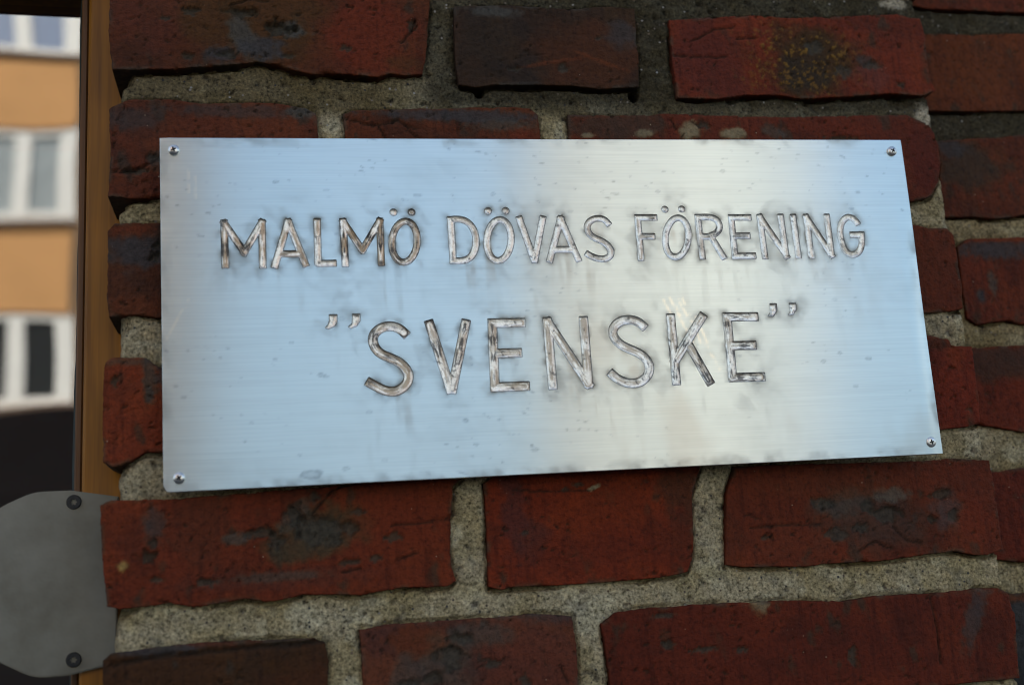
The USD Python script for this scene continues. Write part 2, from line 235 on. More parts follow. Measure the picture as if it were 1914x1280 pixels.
# fired clay: colour from the per-vertex tint, fine sandy grain, drag marks and relief from noise
look('brick_clay', {
    'g': ('geometry', {}), 'a': ('attribute', {'attribute': 'tint'}),
    'n1': ('noise_texture', {'scale': 420.0, 'detail': 5.0, 'roughness': 0.68}),
    'r1': ('rgb_ramp', {'ramp': [(0.28, (0.45, 0.45, 0.47)), (0.48, (0.98, 0.98, 0.98)), (0.72, (1.3, 1.28, 1.25))]}),
    'm1': ('mix', {'mix_type': 'multiply', 'fac': 1.0}),
    'mapv': ('mapping', {'scale': (520.0, 520.0, 34.0)}), 'n2': ('noise_texture', {'scale': 1.0, 'detail': 3.0}),
    'r2': ('rgb_ramp', {'ramp': [(0.32, (0.74, 0.74, 0.76)), (0.55, (1.0, 1.0, 1.0))]}),
    'm2': ('mix', {'mix_type': 'multiply', 'fac': 0.5}),
    # pale lime specks and dark pores
    'v': ('voronoi_texture', {'scale': 150.0, 'randomness': 1.0}),
    'vr': ('rgb_ramp', {'ramp': [(0.0, (1, 1, 1)), (0.03, (1, 1, 1)), (0.06, (0, 0, 0))]}),
    'm3': ('mix', {'mix_type': 'mix', 'color2': (0.34, 0.27, 0.18)}),
    'vm': ('mix', {'mix_type': 'multiply', 'fac': 1.0}),
    'n4': ('noise_texture', {'scale': 30.0, 'detail': 2.0}), 'r4': ('rgb_ramp', {'ramp': [(0.52, (0, 0, 0)), (0.62, (1, 1, 1))]}),
    'n3': ('noise_texture', {'scale': 700.0, 'detail': 6.0, 'roughness': 0.7}),
    'n5': ('noise_texture', {'scale': 190.0, 'detail': 4.0, 'roughness': 0.6}),
    'add': ('math', {'math_type': 'multiply_add', 'value2': 2.0}),
    'b': ('bump', {'strength': 1.0, 'distance': 0.0009}),
    'p': ('principled_bsdf', {'roughness': 0.80, 'specular_ior_level': 0.14})},
    [('g.position', 'n1.vector'), ('n1.fac', 'r1.fac'), ('a.color', 'm1.color1'), ('r1.color', 'm1.color2'),
     ('g.position', 'mapv.vector'), ('mapv.vector', 'n2.vector'), ('n2.fac', 'r2.fac'), ('m1.color', 'm2.color1'), ('r2.color', 'm2.color2'),
     ('g.position', 'v.vector'), ('v.distance', 'vr.fac'), ('g.position', 'n4.vector'), ('n4.fac', 'r4.fac'), ('vr.color', 'vm.color1'), ('r4.color', 'vm.color2'),
     ('vm.color', 'm3.fac'), ('m2.color', 'm3.color1'),
     ('g.position', 'n3.vector'), ('g.position', 'n5.vector'), ('n5.fac', 'add.value1'), ('n3.fac', 'add.value3'), ('add.value', 'b.height'),
     ('b.normal', 'p.normal'), ('m3.color', 'p.base_color')], 'p.BSDF')

# lime mortar: sand grains of several tones, pores, small stones
look('mortar_sand', {
    'g': ('geometry', {}), 'a': ('attribute', {'attribute': 'tint'}),
    'n1': ('noise_texture', {'scale': 640.0, 'detail': 3.0, 'roughness': 0.65}),
    'r1': ('rgb_ramp', {'ramp': [(0.31, (0.22, 0.21, 0.17)), (0.44, (0.80, 0.78, 0.73)), (0.58, (1.2, 1.17, 1.1)), (0.70, (1.75, 1.7, 1.6))]}),
    'm1': ('mix', {'mix_type': 'multiply', 'fac': 1.0}),
    'n2': ('noise_texture', {'scale': 190.0, 'detail': 5.0, 'roughness': 0.6}),
    'r2': ('rgb_ramp', {'ramp': [(0.30, (0.62, 0.60, 0.54)), (0.48, (1, 1, 1)), (0.7, (1.1, 1.05, 0.95))]}),
    'm2': ('mix', {'mix_type': 'multiply', 'fac': 0.9}),
    'v': ('voronoi_texture', {'scale': 300.0, 'randomness': 1.0}),
    'vr': ('rgb_ramp', {'ramp': [(0.0, (1, 1, 1)), (0.14, (1, 1, 1)), (0.24, (0, 0, 0))]}),
    'vs': ('separate_color', {}), 'vc': ('rgb_ramp', {'ramp': [(0.0, (0, 0, 0)), (0.70, (0, 0, 0)), (0.74, (1, 1, 1))]}),
    'vm': ('mix', {'mix_type': 'multiply', 'fac': 1.0}),
    'vcol': ('rgb_ramp', {'ramp': [(0.0, (0.03, 0.032, 0.035)), (0.4, (0.05, 0.05, 0.05)), (0.7, (0.13, 0.085, 0.05)), (1.0, (0.35, 0.33, 0.3))]}),
    'm3': ('mix', {'mix_type': 'mix'}),
    'n3': ('noise_texture', {'scale': 1100.0, 'detail': 4.0, 'roughness': 0.75}),
    'add': ('math', {'math_type': 'multiply_add', 'value2': 1.6}),
    'b': ('bump', {'strength': 1.0, 'distance': 0.0018}),
    'p': ('principled_bsdf', {'roughness': 0.92, 'specular_ior_level': 0.15})},
    [('g.position', 'n1.vector'), ('n1.fac', 'r1.fac'), ('a.color', 'm1.color1'), ('r1.color', 'm1.color2'),
     ('g.position', 'n2.vector'), ('n2.fac', 'r2.fac'), ('m1.color', 'm2.color1'), ('r2.color', 'm2.color2'),
     ('g.position', 'v.vector'), ('v.distance', 'vr.fac'), ('v.color', 'vs.color'), ('vs.r', 'vc.fac'), ('vr.color', 'vm.color1'), ('vc.color', 'vm.color2'),
     ('vs.g', 'vcol.fac'), ('vm.color', 'm3.fac'), ('m2.color', 'm3.color1'), ('vcol.color', 'm3.color2'),
     ('g.position', 'n3.vector'), ('n2.fac', 'add.value1'), ('n3.fac', 'add.value3'), ('add.value', 'b.height'), ('b.normal', 'p.normal'),
     ('m3.color', 'p.base_color')], 'p.BSDF')

# brushed plate: hairlines run along x, so the facets tilt up and down (tangent = vertical)
look('brushed_plate', {
    'g': ('geometry', {}), 'a': ('attribute', {'attribute': 'tint'}), 's': ('separate_color', {}),
    'map': ('mapping', {'scale': (9.0, 9.0, 2600.0)}), 'n': ('noise_texture', {'scale': 1.0, 'detail': 3.0, 'roughness': 0.6}),
    'map2': ('mapping', {'scale': (22.0, 22.0, 800.0)}), 'n2': ('noise_texture', {'scale': 1.0, 'detail': 4.0, 'roughness': 0.6}),
    'r': ('rgb_ramp', {'ramp': [(0.25, (0.635, 0.72, 0.72)), (0.5, (0.675, 0.76, 0.765)), (0.75, (0.71, 0.795, 0.80))]}),
    'r2': ('rgb_ramp', {'ramp': [(0.3, (0.94, 0.935, 0.93)), (0.6, (1.0, 1.0, 1.0))]}),
    'mm': ('mix', {'mix_type': 'multiply', 'fac': 1.0}),
    'md': ('mix', {'mix_type': 'mix', 'color2': (0.23, 0.225, 0.185)}),
    'ms': ('mix', {'mix_type': 'mix', 'color2': (0.16, 0.19, 0.22)}),
    'mr': ('mix', {'mix_type': 'mix', 'color2': (0.40, 0.30, 0.19)}),
    'sa': ('attribute', {'attribute': 'scratch'}), 'mz': ('mix', {'mix_type': 'mix', 'color2': (0.93, 0.90, 0.78)}),
    'rough': ('map_range', {'value': 0.0, 'from_min': 0.0, 'from_max': 1.0, 'to_min': 0.265, 'to_max': 0.36}),
    'met': ('map_range', {'value': 0.0, 'from_min': 0.0, 'from_max': 1.0, 'to_min': 1.0, 'to_max': 0.9}),
    'b': ('bump', {'strength': 0.10, 'distance': 0.00003}),
    't': ('combine_xyz', {'x': 0.0, 'y': 0.0, 'z': 1.0}),
    'p': ('principled_bsdf', {'anisotropic': 1.0, 'specular_ior_level': 0.5})},
    [('g.position', 'map.vector'), ('map.vector', 'n.vector'), ('n.fac', 'r.fac'), ('g.position', 'map2.vector'), ('map2.vector', 'n2.vector'), ('n2.fac', 'r2.fac'),
     ('r.color', 'mm.color1'), ('r2.color', 'mm.color2'), ('a.color', 's.color'),
     ('mm.color', 'md.color1'), ('s.r', 'md.fac'), ('md.color', 'ms.color1'), ('s.g', 'ms.fac'), ('ms.color', 'mr.color1'), ('s.b', 'mr.fac'),
     ('mr.color', 'mz.color1'), ('sa.fac', 'mz.fac'), ('mz.color', 'p.base_color'), ('s.r', 'rough.value'), ('rough.result', 'p.roughness'), ('s.r', 'met.value'), ('met.result', 'p.metallic'),
     ('n.fac', 'b.height'), ('b.normal', 'p.normal'), ('t.vector', 'p.tangent')], 'p.BSDF')

# engraved letters: raw scraped metal, dark with grime at the rims (tint r = grime, g = along-stroke streak)
look('engraved_metal', {
    'g': ('geometry', {}), 'a': ('attribute', {'attribute': 'tint'}), 's': ('separate_color', {}),
    'n': ('noise_texture', {'scale': 650.0, 'detail': 4.0, 'roughness': 0.65}),
    'r': ('rgb_ramp', {'ramp': [(0.25, (0.46, 0.44, 0.39)), (0.45, (0.76, 0.73, 0.66)), (0.7, (0.90, 0.88, 0.81))]}),
    'md': ('mix', {'mix_type': 'mix', 'color2': (0.028, 0.026, 0.026)}),
    'mb': ('mix', {'mix_type': 'mix', 'color2': (0.30, 0.225, 0.145)}),
    'met': ('map_range', {'value': 0.0, 'from_min': 0.0, 'from_max': 1.0, 'to_min': 0.9, 'to_max': 0.25}),
    'b': ('bump', {'strength': 0.8, 'distance': 0.00025}),
    'p': ('principled_bsdf', {'roughness': 0.40})},
    [('g.position', 'n.vector'), ('n.fac', 'r.fac'), ('a.color', 's.color'), ('r.color', 'mb.color1'), ('s.g', 'mb.fac'), ('mb.color', 'md.color1'), ('s.r', 'md.fac'),
     ('md.color', 'p.base_color'), ('s.r', 'met.value'), ('met.result', 'p.metallic'), ('n.fac', 'b.height'), ('b.normal', 'p.normal')], 'p.BSDF')

plain('screw_steel', (0.60, 0.60, 0.58), 0.28, 1.0, 0.25, 900.0)
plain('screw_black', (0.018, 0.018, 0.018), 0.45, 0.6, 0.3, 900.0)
look('cover_steel', {
    'g': ('geometry', {}), 'n': ('noise_texture', {'scale': 45.0, 'detail': 6.0, 'roughness': 0.6}), 'n2': ('noise_texture', {'scale': 700.0, 'detail': 4.0}),
    'r': ('rgb_ramp', {'ramp': [(0.25, (0.105, 0.098, 0.074)), (0.5, (0.138, 0.131, 0.104)), (0.75, (0.165, 0.158, 0.13))]}),
    'b': ('bump', {'strength': 0.3, 'distance': 0.0002}), 'p': ('principled_bsdf', {'roughness': 0.55, 'metallic': 0.55})},
    [('g.position', 'n.vector'), ('g.position', 'n2.vector'), ('n.fac', 'r.fac'), ('r.color', 'p.base_color'), ('n2.fac', 'b.height'), ('b.normal', 'p.normal')], 'p.BSDF')


def wood(name, a, b, rough=0.45):
    look(name, {
        'g': ('geometry', {}), 'map': ('mapping', {'scale': (260.0, 260.0, 9.0)}), 'n': ('noise_texture', {'scale': 1.0, 'detail': 5.0, 'roughness': 0.62, 'distortion': 0.4}),
        'r': ('rgb_ramp', {'ramp': [(0.28, a), (0.55, b), (0.8, tuple(c * 1.25 for c in b))]}), 'b': ('bump', {'strength': 0.4, 'distance': 0.0003}),
        'p': ('principled_bsdf', {'roughness': rough, 'coat_weight': 0.03, 'coat_roughness': 0.3, 'specular_ior_level': 0.25})},
        [('g.position', 'map.vector'), ('map.vector', 'n.vector'), ('n.fac', 'r.fac'), ('r.color', 'p.base_color'), ('n.fac', 'b.height'), ('b.normal', 'p.normal')], 'p.BSDF')


wood('door_wood', (0.125, 0.045, 0.002), (0.215, 0.082, 0.003))
wood('bead_wood', (0.06, 0.024, 0.008), (0.10, 0.042, 0.012))
# coated glazing: reflects the sunny street, slightly uneven old pane
look('door_glass', {
    'g': ('geometry', {}), 'n': ('noise_texture', {'scale': 9.0, 'detail': 1.0}), 'b': ('bump', {'strength': 0.12, 'distance': 0.003}),
    'f': ('fresnel', {'IOR': 3.7}), 'tr': ('transparent_bsdf', {'color': (0.75, 0.8, 0.78)}), 'gl': ('glossy_bsdf', {'color': (1.0, 1.0, 1.0), 'roughness': 0.0}), 'm': ('mix_closure', {})},
    [('g.position', 'n.vector'), ('n.fac', 'b.height'), ('b.normal', 'gl.normal'), ('f.fac', 'm.fac'), ('tr.BSDF', 'm.closure1'), ('gl.BSDF', 'm.closure2')], 'm.closure')
look('window_glass', {
    'f': ('fresnel', {'IOR': 1.9}), 'd': ('diffuse_bsdf', {'color': (0.03, 0.035, 0.035)}), 'gl': ('glossy_bsdf', {'color': (1.0, 1.0, 1.0), 'roughness': 0.02}), 'm': ('mix_closure', {})},
    [('f.fac', 'm.fac'), ('d.BSDF', 'm.closure1'), ('gl.BSDF', 'm.closure2')], 'm.closure')
look('window_glass_bright', {
    'f': ('fresnel', {'IOR': 5.0}), 'd': ('diffuse_bsdf', {'color': (0.05, 0.08, 0.11)}), 'gl': ('glossy_bsdf', {'color': (1.0, 1.0, 1.0), 'roughness': 0.02}), 'm': ('mix_closure', {})},
    [('f.fac', 'm.fac'), ('d.BSDF', 'm.closure1'), ('gl.BSDF', 'm.closure2')], 'm.closure')
plain('net_curtain', (0.33, 0.37, 0.37), 0.9, var=0.2, scale=4.0)
plain('gasket_rubber', (0.012, 0.020, 0.017), 0.5, var=0.3, scale=200.0)
plain('hall_plaster', (0.10, 0.09, 0.08), 0.9, var=0.15)
plain('wall_core', (0.12, 0.04, 0.028), 0.9)
plain('orange_render', (0.60, 0.32, 0.125), 0.9, var=0.12, scale=1.2)
plain('cream_render', (0.76, 0.70, 0.60), 0.9, var=0.08, scale=1.0)
plain('white_paint', (0.80, 0.79, 0.72), 0.5, var=0.08, scale=3.0)
plain('sill_metal', (0.16, 0.10, 0.065), 0.5, var=0.2)
plain('roof_tile', (0.20, 0.075, 0.045), 0.8, var=0.3, scale=3.0)
plain('asphalt', (0.04, 0.04, 0.041), 0.9, var=0.3, scale=40.0, bump=0.003, bscale=250.0)
plain('paving', (0.105, 0.10, 0.092), 0.85, var=0.2, scale=5.0, bump=0.002, bscale=200.0)
plain('kerb_stone', (0.30, 0.29, 0.28), 0.8, var=0.2, scale=30.0)
plain('earth', (0.07, 0.065, 0.05), 0.95, var=0.25, scale=0.3)
plain('line_paint', (0.7, 0.7, 0.68), 0.7, var=0.15, scale=20.0)
plain('van_paint', (0.15, 0.135, 0.115), 0.25, var=0.08, scale=2.0)
plain('van_trim', (0.02, 0.02, 0.02), 0.6, var=0.2)
plain('tyre_rubber', (0.02, 0.02, 0.02), 0.85, var=0.2)
plain('wheel_rim', (0.35, 0.35, 0.36), 0.4, 0.8, 0.1)
plain('lamp_red', (0.35, 0.02, 0.015), 0.3, var=0.1)
plain('lamp_clear', (0.6, 0.6, 0.6), 0.2, var=0.1)
plain('leaf_green', (0.055, 0.095, 0.025), 0.6, var=0.4, scale=15.0)
plain('bark', (0.10, 0.07, 0.05), 0.9, var=0.3, scale=30.0)
look('far_brickwork', {
    'g': ('geometry', {}), 'sp': ('separate_xyz', {}), 'cx': ('combine_xyz', {}), 
    'br': ('brick_texture', {'offset': 0.5, 'offset_frequency': 2, 'color1': (0.16, 0.036, 0.022), 'color2': (0.10, 0.03, 0.02), 'mortar': (0.22, 0.20, 0.15), 'scale': 1.0,
                             'mortar_size': 0.006, 'mortar_smooth': 0.2, 'brick_width': 0.24, 'row_height': 0.0667}),
    'b': ('bump', {'strength': 0.6, 'distance': 0.006, 'invert': True}), 'p': ('principled_bsdf', {'roughness': 0.85, 'specular_ior_level': 0.2})},
    [('g.position', 'sp.vector'), ('sp.x', 'cx.x'), ('sp.z', 'cx.y'), ('cx.vector', 'br.vector'), ('br.color', 'p.base_color'), ('br.fac', 'b.height'), ('b.normal', 'p.normal')], 'p.BSDF')

# ------------------------------------------------------------------ the street
put('ground', ([(-400, -400, -0.16), (400, -400, -0.16), (400, 60, -0.16), (-400, 60, -0.16)], [(0, 1, 2, 3)]), 'earth', label='bare ground around the street', kind='structure')
put('road', ([(-200, -14.0, -0.12), (200, -14.0, -0.12), (200, -4.2, -0.12), (-200, -4.2, -0.12)], [(0, 1, 2, 3)]), 'asphalt', label='grey asphalt street', kind='structure')
put('pavement', bx(-200, 200, -4.05, 0.30, -0.2, 0.0), 'paving', label='paved footway in front of the brick wall', kind='structure')
put('kerb', cat(*[chamfer_box(-30 + k, -29.008 + k, -4.2, -4.052, -0.25, 0.002, 0.012) for k in range(60)]), 'kerb_stone', label='stone kerb of the near footway', kind='structure')
put('pavement', bx(-200, 200, -60, -14.15, -0.2, 0.0), 'paving', label='paved footway across the street', kind='structure')
put('kerb', cat(*[chamfer_box(-30 + k, -29.008 + k, -14.148, -14.0, -0.25, 0.002, 0.012) for k in range(60)]), 'kerb_stone', label='stone kerb across the street', kind='structure')


def facade_building(name, label, x0, x1, yf, depth, ztop, wall_mat, cols, rows, unit, panes, glass_of, sills=True):
    """A block whose front faces +y at y = yf, with real window openings. cols: left x of each window; rows: bottom z; unit (w, h); panes: (x0, x1) inside the unit."""
    t = thing(name, label, 'building', (x0, yf, 0))
    L = (x0, yf, 0)
    w, h = unit
    face = sbox(x0, 0.0, x1, ztop)
    holes = [sbox(cx, rz, cx + w, rz + h) for cx in cols for rz in rows]
    front = trimesh.creation.extrude_polygon(face.difference(unary_union(holes)), 0.22, engine='earcut')
    front.vertices = front.vertices[:, [0, 2, 1]] * [1, -1, 1]
    front.invert()
    front.apply_translation([0, yf, 0])
    put('wall', cat(front, bx(x0, x1, yf - depth, yf - 0.6, 0.0, ztop - 0.01), bx(x0, x0 + 0.2, yf - 0.6, yf - 0.221, 0, ztop - 0.02), bx(x1 - 0.2, x1, yf - 0.6, yf - 0.221, 0, ztop - 0.02)), wall_mat, t, loc=L)
    k = 0
    for i, cx in enumerate(cols):
        for j, rz in enumerate(rows):
            f = sbox(cx + 0.002, rz + 0.002, cx + w - 0.002, rz + h - 0.002)
            fr = f.difference(unary_union([sbox(cx + a, rz + 0.15, cx + b, rz + h - 0.11) for a, b in panes]))
            m = trimesh.creation.extrude_polygon(fr, 0.09, engine='earcut')
            m.vertices = m.vertices[:, [0, 2, 1]] * [1, -1, 1]
            m.invert()
            m.apply_translation([0, yf - 0.04, 0])
            win = put('window', m, 'white_paint', t, loc=L)
            for a, b in panes:
                put('pane', bx(cx + a - 0.01, cx + b + 0.01, yf - 0.115, yf - 0.10, rz + 0.14, rz + h - 0.10), glass_of(i, j), win, loc=L)
            if sills:
                put('sill', bx(cx - 0.05, cx + w + 0.05, yf - 0.03, yf + 0.09, rz - 0.075, rz - 0.004), 'sill_metal', win, loc=L)
    put('cornice', bx(x0 - 0.15, x1 + 0.15, yf + 0.002, yf + 0.3, ztop - 0.3, ztop - 0.002), 'white_paint', t, loc=L)
    prof = Polygon([(yf + 0.35, ztop), (yf - depth - 0.3, ztop), (yf - depth / 2, ztop + 3.2)])
    r = trimesh.creation.extrude_polygon(prof, x1 - x0 + 0.4, engine='earcut')
    r.vertices = r.vertices[:, [2, 0, 1]]
    r.apply_translation([x0 - 0.2, 0, 0])
    put('roof', r, 'roof_tile', t, loc=L)
    return t


SILL = [2.66 + Z0, 5.56 + Z0, 8.38 + Z0]
ROWS = [1.25] + SILL + [11.25 + Z0]
UX = [-4.42 - 2.35 * k for k in range(5)]
facade_building('apartment_building', 'orange rendered apartment block with white framed windows, mirrored in the door glass', -15.0, -2.75, -16.87, 11.0, 16.2, 'orange_render',
                UX, ROWS, (1.72, 1.50), [(0.25, 0.72), (0.96, 1.43)],
                lambda i, j: ('window_glass', 'window_glass', 'net_curtain', 'window_glass_bright', 'window_glass_bright')[j])
facade_building('pale_building', 'cream rendered house across the street catching the sun', 4.5, 8.4, -17.2, 5.0, 13.2, 'cream_render',
                [5.0, 7.1], [1.1, 4.1, 7.1, 10.1], (0.8, 1.35), [(0.09, 0.36), (0.44, 0.71)], lambda i, j: 'window_glass')

# a parked panel van at the near kerb, seen only as a dark shape in the glass
vl = (-3.4, -5.95, -0.12)
van = thing('parked_van', 'dark panel van parked at the kerb, mirrored low in the door glass', 'van', vl)
prof = Polygon([(-5.85, 0.30), (-5.95, 0.75), (-5.85, 1.15), (-5.05, 1.42), (-4.45, 2.30), (-4.15, 2.50), (-0.72, 2.55), (-0.66, 2.51), (-0.60, 1.2), (-0.60, 0.34)])
body = trimesh.creation.extrude_polygon(prof.buffer(-0.08).buffer(0.08), 1.9, engine='earcut')
body.vertices = body.vertices[:, [0, 2, 1]] * [1, -1, 1]
body.invert()
body.apply_translation([0, -5.0, 0])
vtaper = np.clip((body.vertices[:, 2] - 1.3) / 1.2, 0, 1) * 0.10
body.vertices[:, 1] += np.where(body.vertices[:, 1] > -5.95, -vtaper, vtaper)
put('body', body, 'van_paint', van, smooth=25, loc=vl)
put('side_window', bx(-4.62, -3.75, -5.035, -5.02, 1.45, 2.0), 'window_glass', van, loc=vl)
put('side_rail', bx(-5.6, -0.70, -5.0, -4.975, 0.62, 0.74), 'van_trim', van, loc=vl)
put('bumper', bx(-0.70, -0.51, -6.88, -5.02, 0.30, 0.52), 'van_trim', van, loc=vl)
for yy in (-5.15, -6.75):
    put('tail_lamp', bx(-0.61, -0.575, yy - 0.08, yy + 0.08, 0.95, 1.45), 'lamp_red', van, loc=vl)
    put('headlamp', bx(-5.93, -5.86, yy - 0.14, yy + 0.14, 0.85, 1.02), 'lamp_clear', van, loc=vl)
for wx in (-4.95, -1.85):
    for yy, sg in ((-5.06, 1), (-6.84, -1)):
        cyl = trimesh.creation.cylinder(0.335, 0.22, sections=28)
        cyl.apply_transform(trimesh.transformations.rotation_matrix(math.pi / 2, [1, 0, 0]))
        cyl.apply_translation([wx, yy, 0.216])
        rim = trimesh.creation.cylinder(0.2, 0.02, sections=20)
        rim.apply_transform(trimesh.transformations.rotation_matrix(math.pi / 2, [1, 0, 0]))
        rim.apply_translation([wx, yy + sg * 0.117, 0.216])
        wh = put('wheel', cyl, 'tyre_rubber', van, smooth=30, loc=vl)
        put('rim', rim, 'wheel_rim', wh, smooth=30, loc=vl)

# ------------------------------------------------------------------ the brick wall
wl = (0.0, 0.0, 0.0)
wall = thing('brick_wall', 'old wall of dark red bricks with sandy mortar, its pier carrying the metal sign', 'wall', wl)
zz = lambda z: z / 1000 + Z0


def resample(line, t):
    p = np.asarray(line, float)
    d = np.r_[0, np.cumsum(np.linalg.norm(np.diff(p, axis=0), axis=1))]
    d /= d[-1]
    return np.stack([np.interp(t, d, p[:, 0]), np.interp(t, d, p[:, 1])], -1)


def spacing(length, step):
    """Parameter values with finer steps in the outer 5 mm."""
    e = np.array([0, 0.35, 0.8, 1.4, 2.2, 3.2, 4.4])
    if step > 2:
        e = np.array([0, 0.8, 2.2])
    inner = np.linspace(e[-1], length - e[-1], max(3, int(round((length - 2 * e[-1]) / step))))[1:-1]
    return np.r_[e, inner, length - e[::-1]] / length


def blob(x, z, cx, cz, rx, rz, seed, rough=0.9, ang=0.0):
    ca, sa = math.cos(ang), math.sin(ang)
    dx, dz = (x - cx) * ca + (z - cz) * sa, -(x - cx) * sa + (z - cz) * ca
    d = np.sqrt((dx / rx) ** 2 + (dz / rz) ** 2)
    nz = noise2(x, z, max(2.5, min(rx, rz) * 0.55), seed, 4) - 0.5
    return sstep(1.25, 0.55, d + rough * 1.6 * nz)


def make_brick(spec, y0, seed, step=0.9, base=(0.16, 0.036, 0.022), paint=(), pits=(), cracks=(), depth=0.075, rounding=1.6, jitter=1.0, reveal=False, gloss=0):
    top, right, bottom, left = spec
    W = 0.5 * (np.linalg.norm(np.subtract(top[-1], top[0])) + np.linalg.norm(np.subtract(bottom[-1], bottom[0])))
    H = 0.5 * (np.linalg.norm(np.subtract(left[-1], left[0])) + np.linalg.norm(np.subtract(right[-1], right[0])))
    tu, tv = spacing(W, step), spacing(H, step)
    T, B = resample(top, tu), resample(bottom, tu)
    L, R = resample(left[::-1], tv), resample(right[::-1], tv)
    u, v = tu[:, None, None], tv[None, :, None]
    P = (1 - v) * B[:, None] + v * T[:, None] + (1 - u) * L[None] + u * R[None] - ((1 - u) * (1 - v) * B[0] + u * (1 - v) * B[-1] + (1 - u) * v * T[0] + u * v * T[-1])
    x, z = P[..., 0], P[..., 1]
    # ragged outline: warp the whole face a little
    wx = (noise2(x, z, 7, seed, 3) - 0.5) * 0.9 + (noise2(x, z, 1.8, seed + 3, 2) - 0.5) * 0.8
    wz = (noise2(x, z, 9, seed + 7, 3) - 0.5) * 0.9 + (noise2(x, z, 1.8, seed + 9, 2) - 0.5) * 0.9
    e = np.minimum(np.minimum(u[..., 0] * W, (1 - u[..., 0]) * W), np.minimum(v[..., 0] * H, (1 - v[..., 0]) * H)) + 0 * x
    x, z = x + wx * jitter, z + wz * jitter
    r = rounding * (0.08 + 0.42 * noise2(x, z, 11, seed + 11, 2)) + 2.4 * sstep(0.655, 0.690, noise2(x, z, 8, seed + 12, 4))
    q = np.clip(1 - e / r, 0, 1)
    y = r * 0.75 * (1 - np.sqrt(np.maximum(1 - q ** 2, 0)))
    y -= 1.3 * (noise2(x, z, 26, seed + 13, 3) - 0.5) + 0.42 * (noise2(x, z, 4, seed + 14, 4) - 0.5) * (0.3 + 1.6 * sstep(0.45, 0.65, noise2(x, z, 30, seed + 17, 2))) + 0.42 * (noise2(x, z, 1.9, seed + 15, 2) - 0.5)
    lap = noise2(x * 0.35, z * 1.6, 6, seed + 16, 3)                                # drag folds left by the mould
    y += 0.30 * sstep(0.64, 0.66, lap) * sstep(0.69, 0.66, lap)
    # colours
    c = np.empty(x.shape + (3,))
    c[:] = base
    tone = noise2(x, z, 30, seed + 20, 4)
    c *= (0.70 + 0.6 * tone)[..., None]
    c = mixc(c, np.array(base) * [0.55, 0.75, 0.95], 0.55 * sstep(0.50, 0.68, noise2(x, z, 17, seed + 21, 4)))
    c = mixc(c, np.array(base) * [1.30, 1.35, 1.1], 0.6 * sstep(0.52, 0.70, noise2(x, z, 22, seed + 22, 4)))
    c = mixc(c, (0.055, 0.045, 0.04), 0.7 * sstep(0.63, 0.75, noise2(x * 1.0, z * 0.55, 7, seed + 23, 4)))
    st = noise2(x * 3.0, z * 0.22, 6, seed + 24, 3)
    c = mixc(c, np.array(base) * 0.45, 0.5 * sstep(0.55, 0.72, st))
    # paint: stains, scale and smears with an outline of their own
    for k, (cx, cz, rx, rz, col, amt, *more) in enumerate(paint):
        ang = more[0] if more else 0.0
        m = blob(x, z, cx, cz, rx, rz, seed + 40 + k, 0.9, ang) * abs(amt)
        if amt < 0:      # a scatter of specks
            m = m * sstep(0.60, 0.70, noise2(x, z, 2.0, seed + 60 + k, 2))
        c = mixc(c, col, m)
        if col[0] > 0.2 and col[1] > 0.15:
            y -= 0.6 * m
    # pits and gouges
    for k, (cx, cz, rx, rz, dep) in enumerate(pits):
        d = np.sqrt(((x - cx) / rx) ** 2 + ((z - cz) / rz) ** 2) + 2.0 * (noise2(x, z, max(1.8, min(rx, rz) * 0.7), seed + 70 + k, 4) - 0.5)
        m = sstep(1.0, 0.62, d)
        y += 1.35 * dep * m * (0.75 + 0.8 * (noise2(x, z, 2.2, seed + 71, 2) - 0.5))
        c = mixc(c, (0.085, 0.08, 0.072), 0.75 * m)
    # scattered small pits
    pm = sstep(0.71, 0.75, noise2(x, z * 1.7, 2.8, seed + 31, 3)) * sstep(0.40, 0.55, noise2(x, z, 24, seed + 32, 2))
    y += 1.3 * pm
    c = mixc(c, (0.06, 0.052, 0.05), 0.6 * pm)
    for k, line in enumerate(cracks):
        ln = LineString([(a + 0.0, b + 0.0) for a, b in line])
        d = shapely.distance(ln, shapely.points(x + 2.0 * (noise2(x, z, 5, seed + 90 + k, 3) - 0.5), z + 2.2 * (noise2(x, z, 4, seed + 95 + k, 3) - 0.5)))
        m = sstep(0.9, 0.2, d)
        y += 1.1 * m
        c = mixc(c, (0.03, 0.022, 0.02), 0.7 * m)
    # grime and mortar film clinging to the arrises
    c = mixc(c, np.array(base) * [1.2, 1.25, 1.1], 0.35 * sstep(2.4, 0.4, e) * sstep(0.45, 0.6, noise2(x, z, 14, seed + 33, 3)))
    c = mixc(c, (0.09, 0.085, 0.08), 0.55 * sstep(2.6, 0.2, e) * sstep(0.52, 0.64, noise2(x, z, 10, seed + 34, 3)))
    nu, nv = x.shape
    verts = [np.stack([x.ravel(), y.ravel(), z.ravel()], 1)]
    cols = [c.reshape(-1, 3)]
    idx = np.arange(nu * nv).reshape(nu, nv)
    q4 = np.stack([idx[:-1, :-1], idx[1:, :-1], idx[1:, 1:], idx[:-1, 1:]], -1).reshape(-1, 4)
    faces = [q4]
    ring = np.r_[idx[:, 0], idx[-1, 1:], idx[-2::-1, -1], idx[0, -2:0:-1]]
    ctr = verts[0].mean(0)
    base_ring = verts[0][ring]
    prev, count = ring, nu * nv
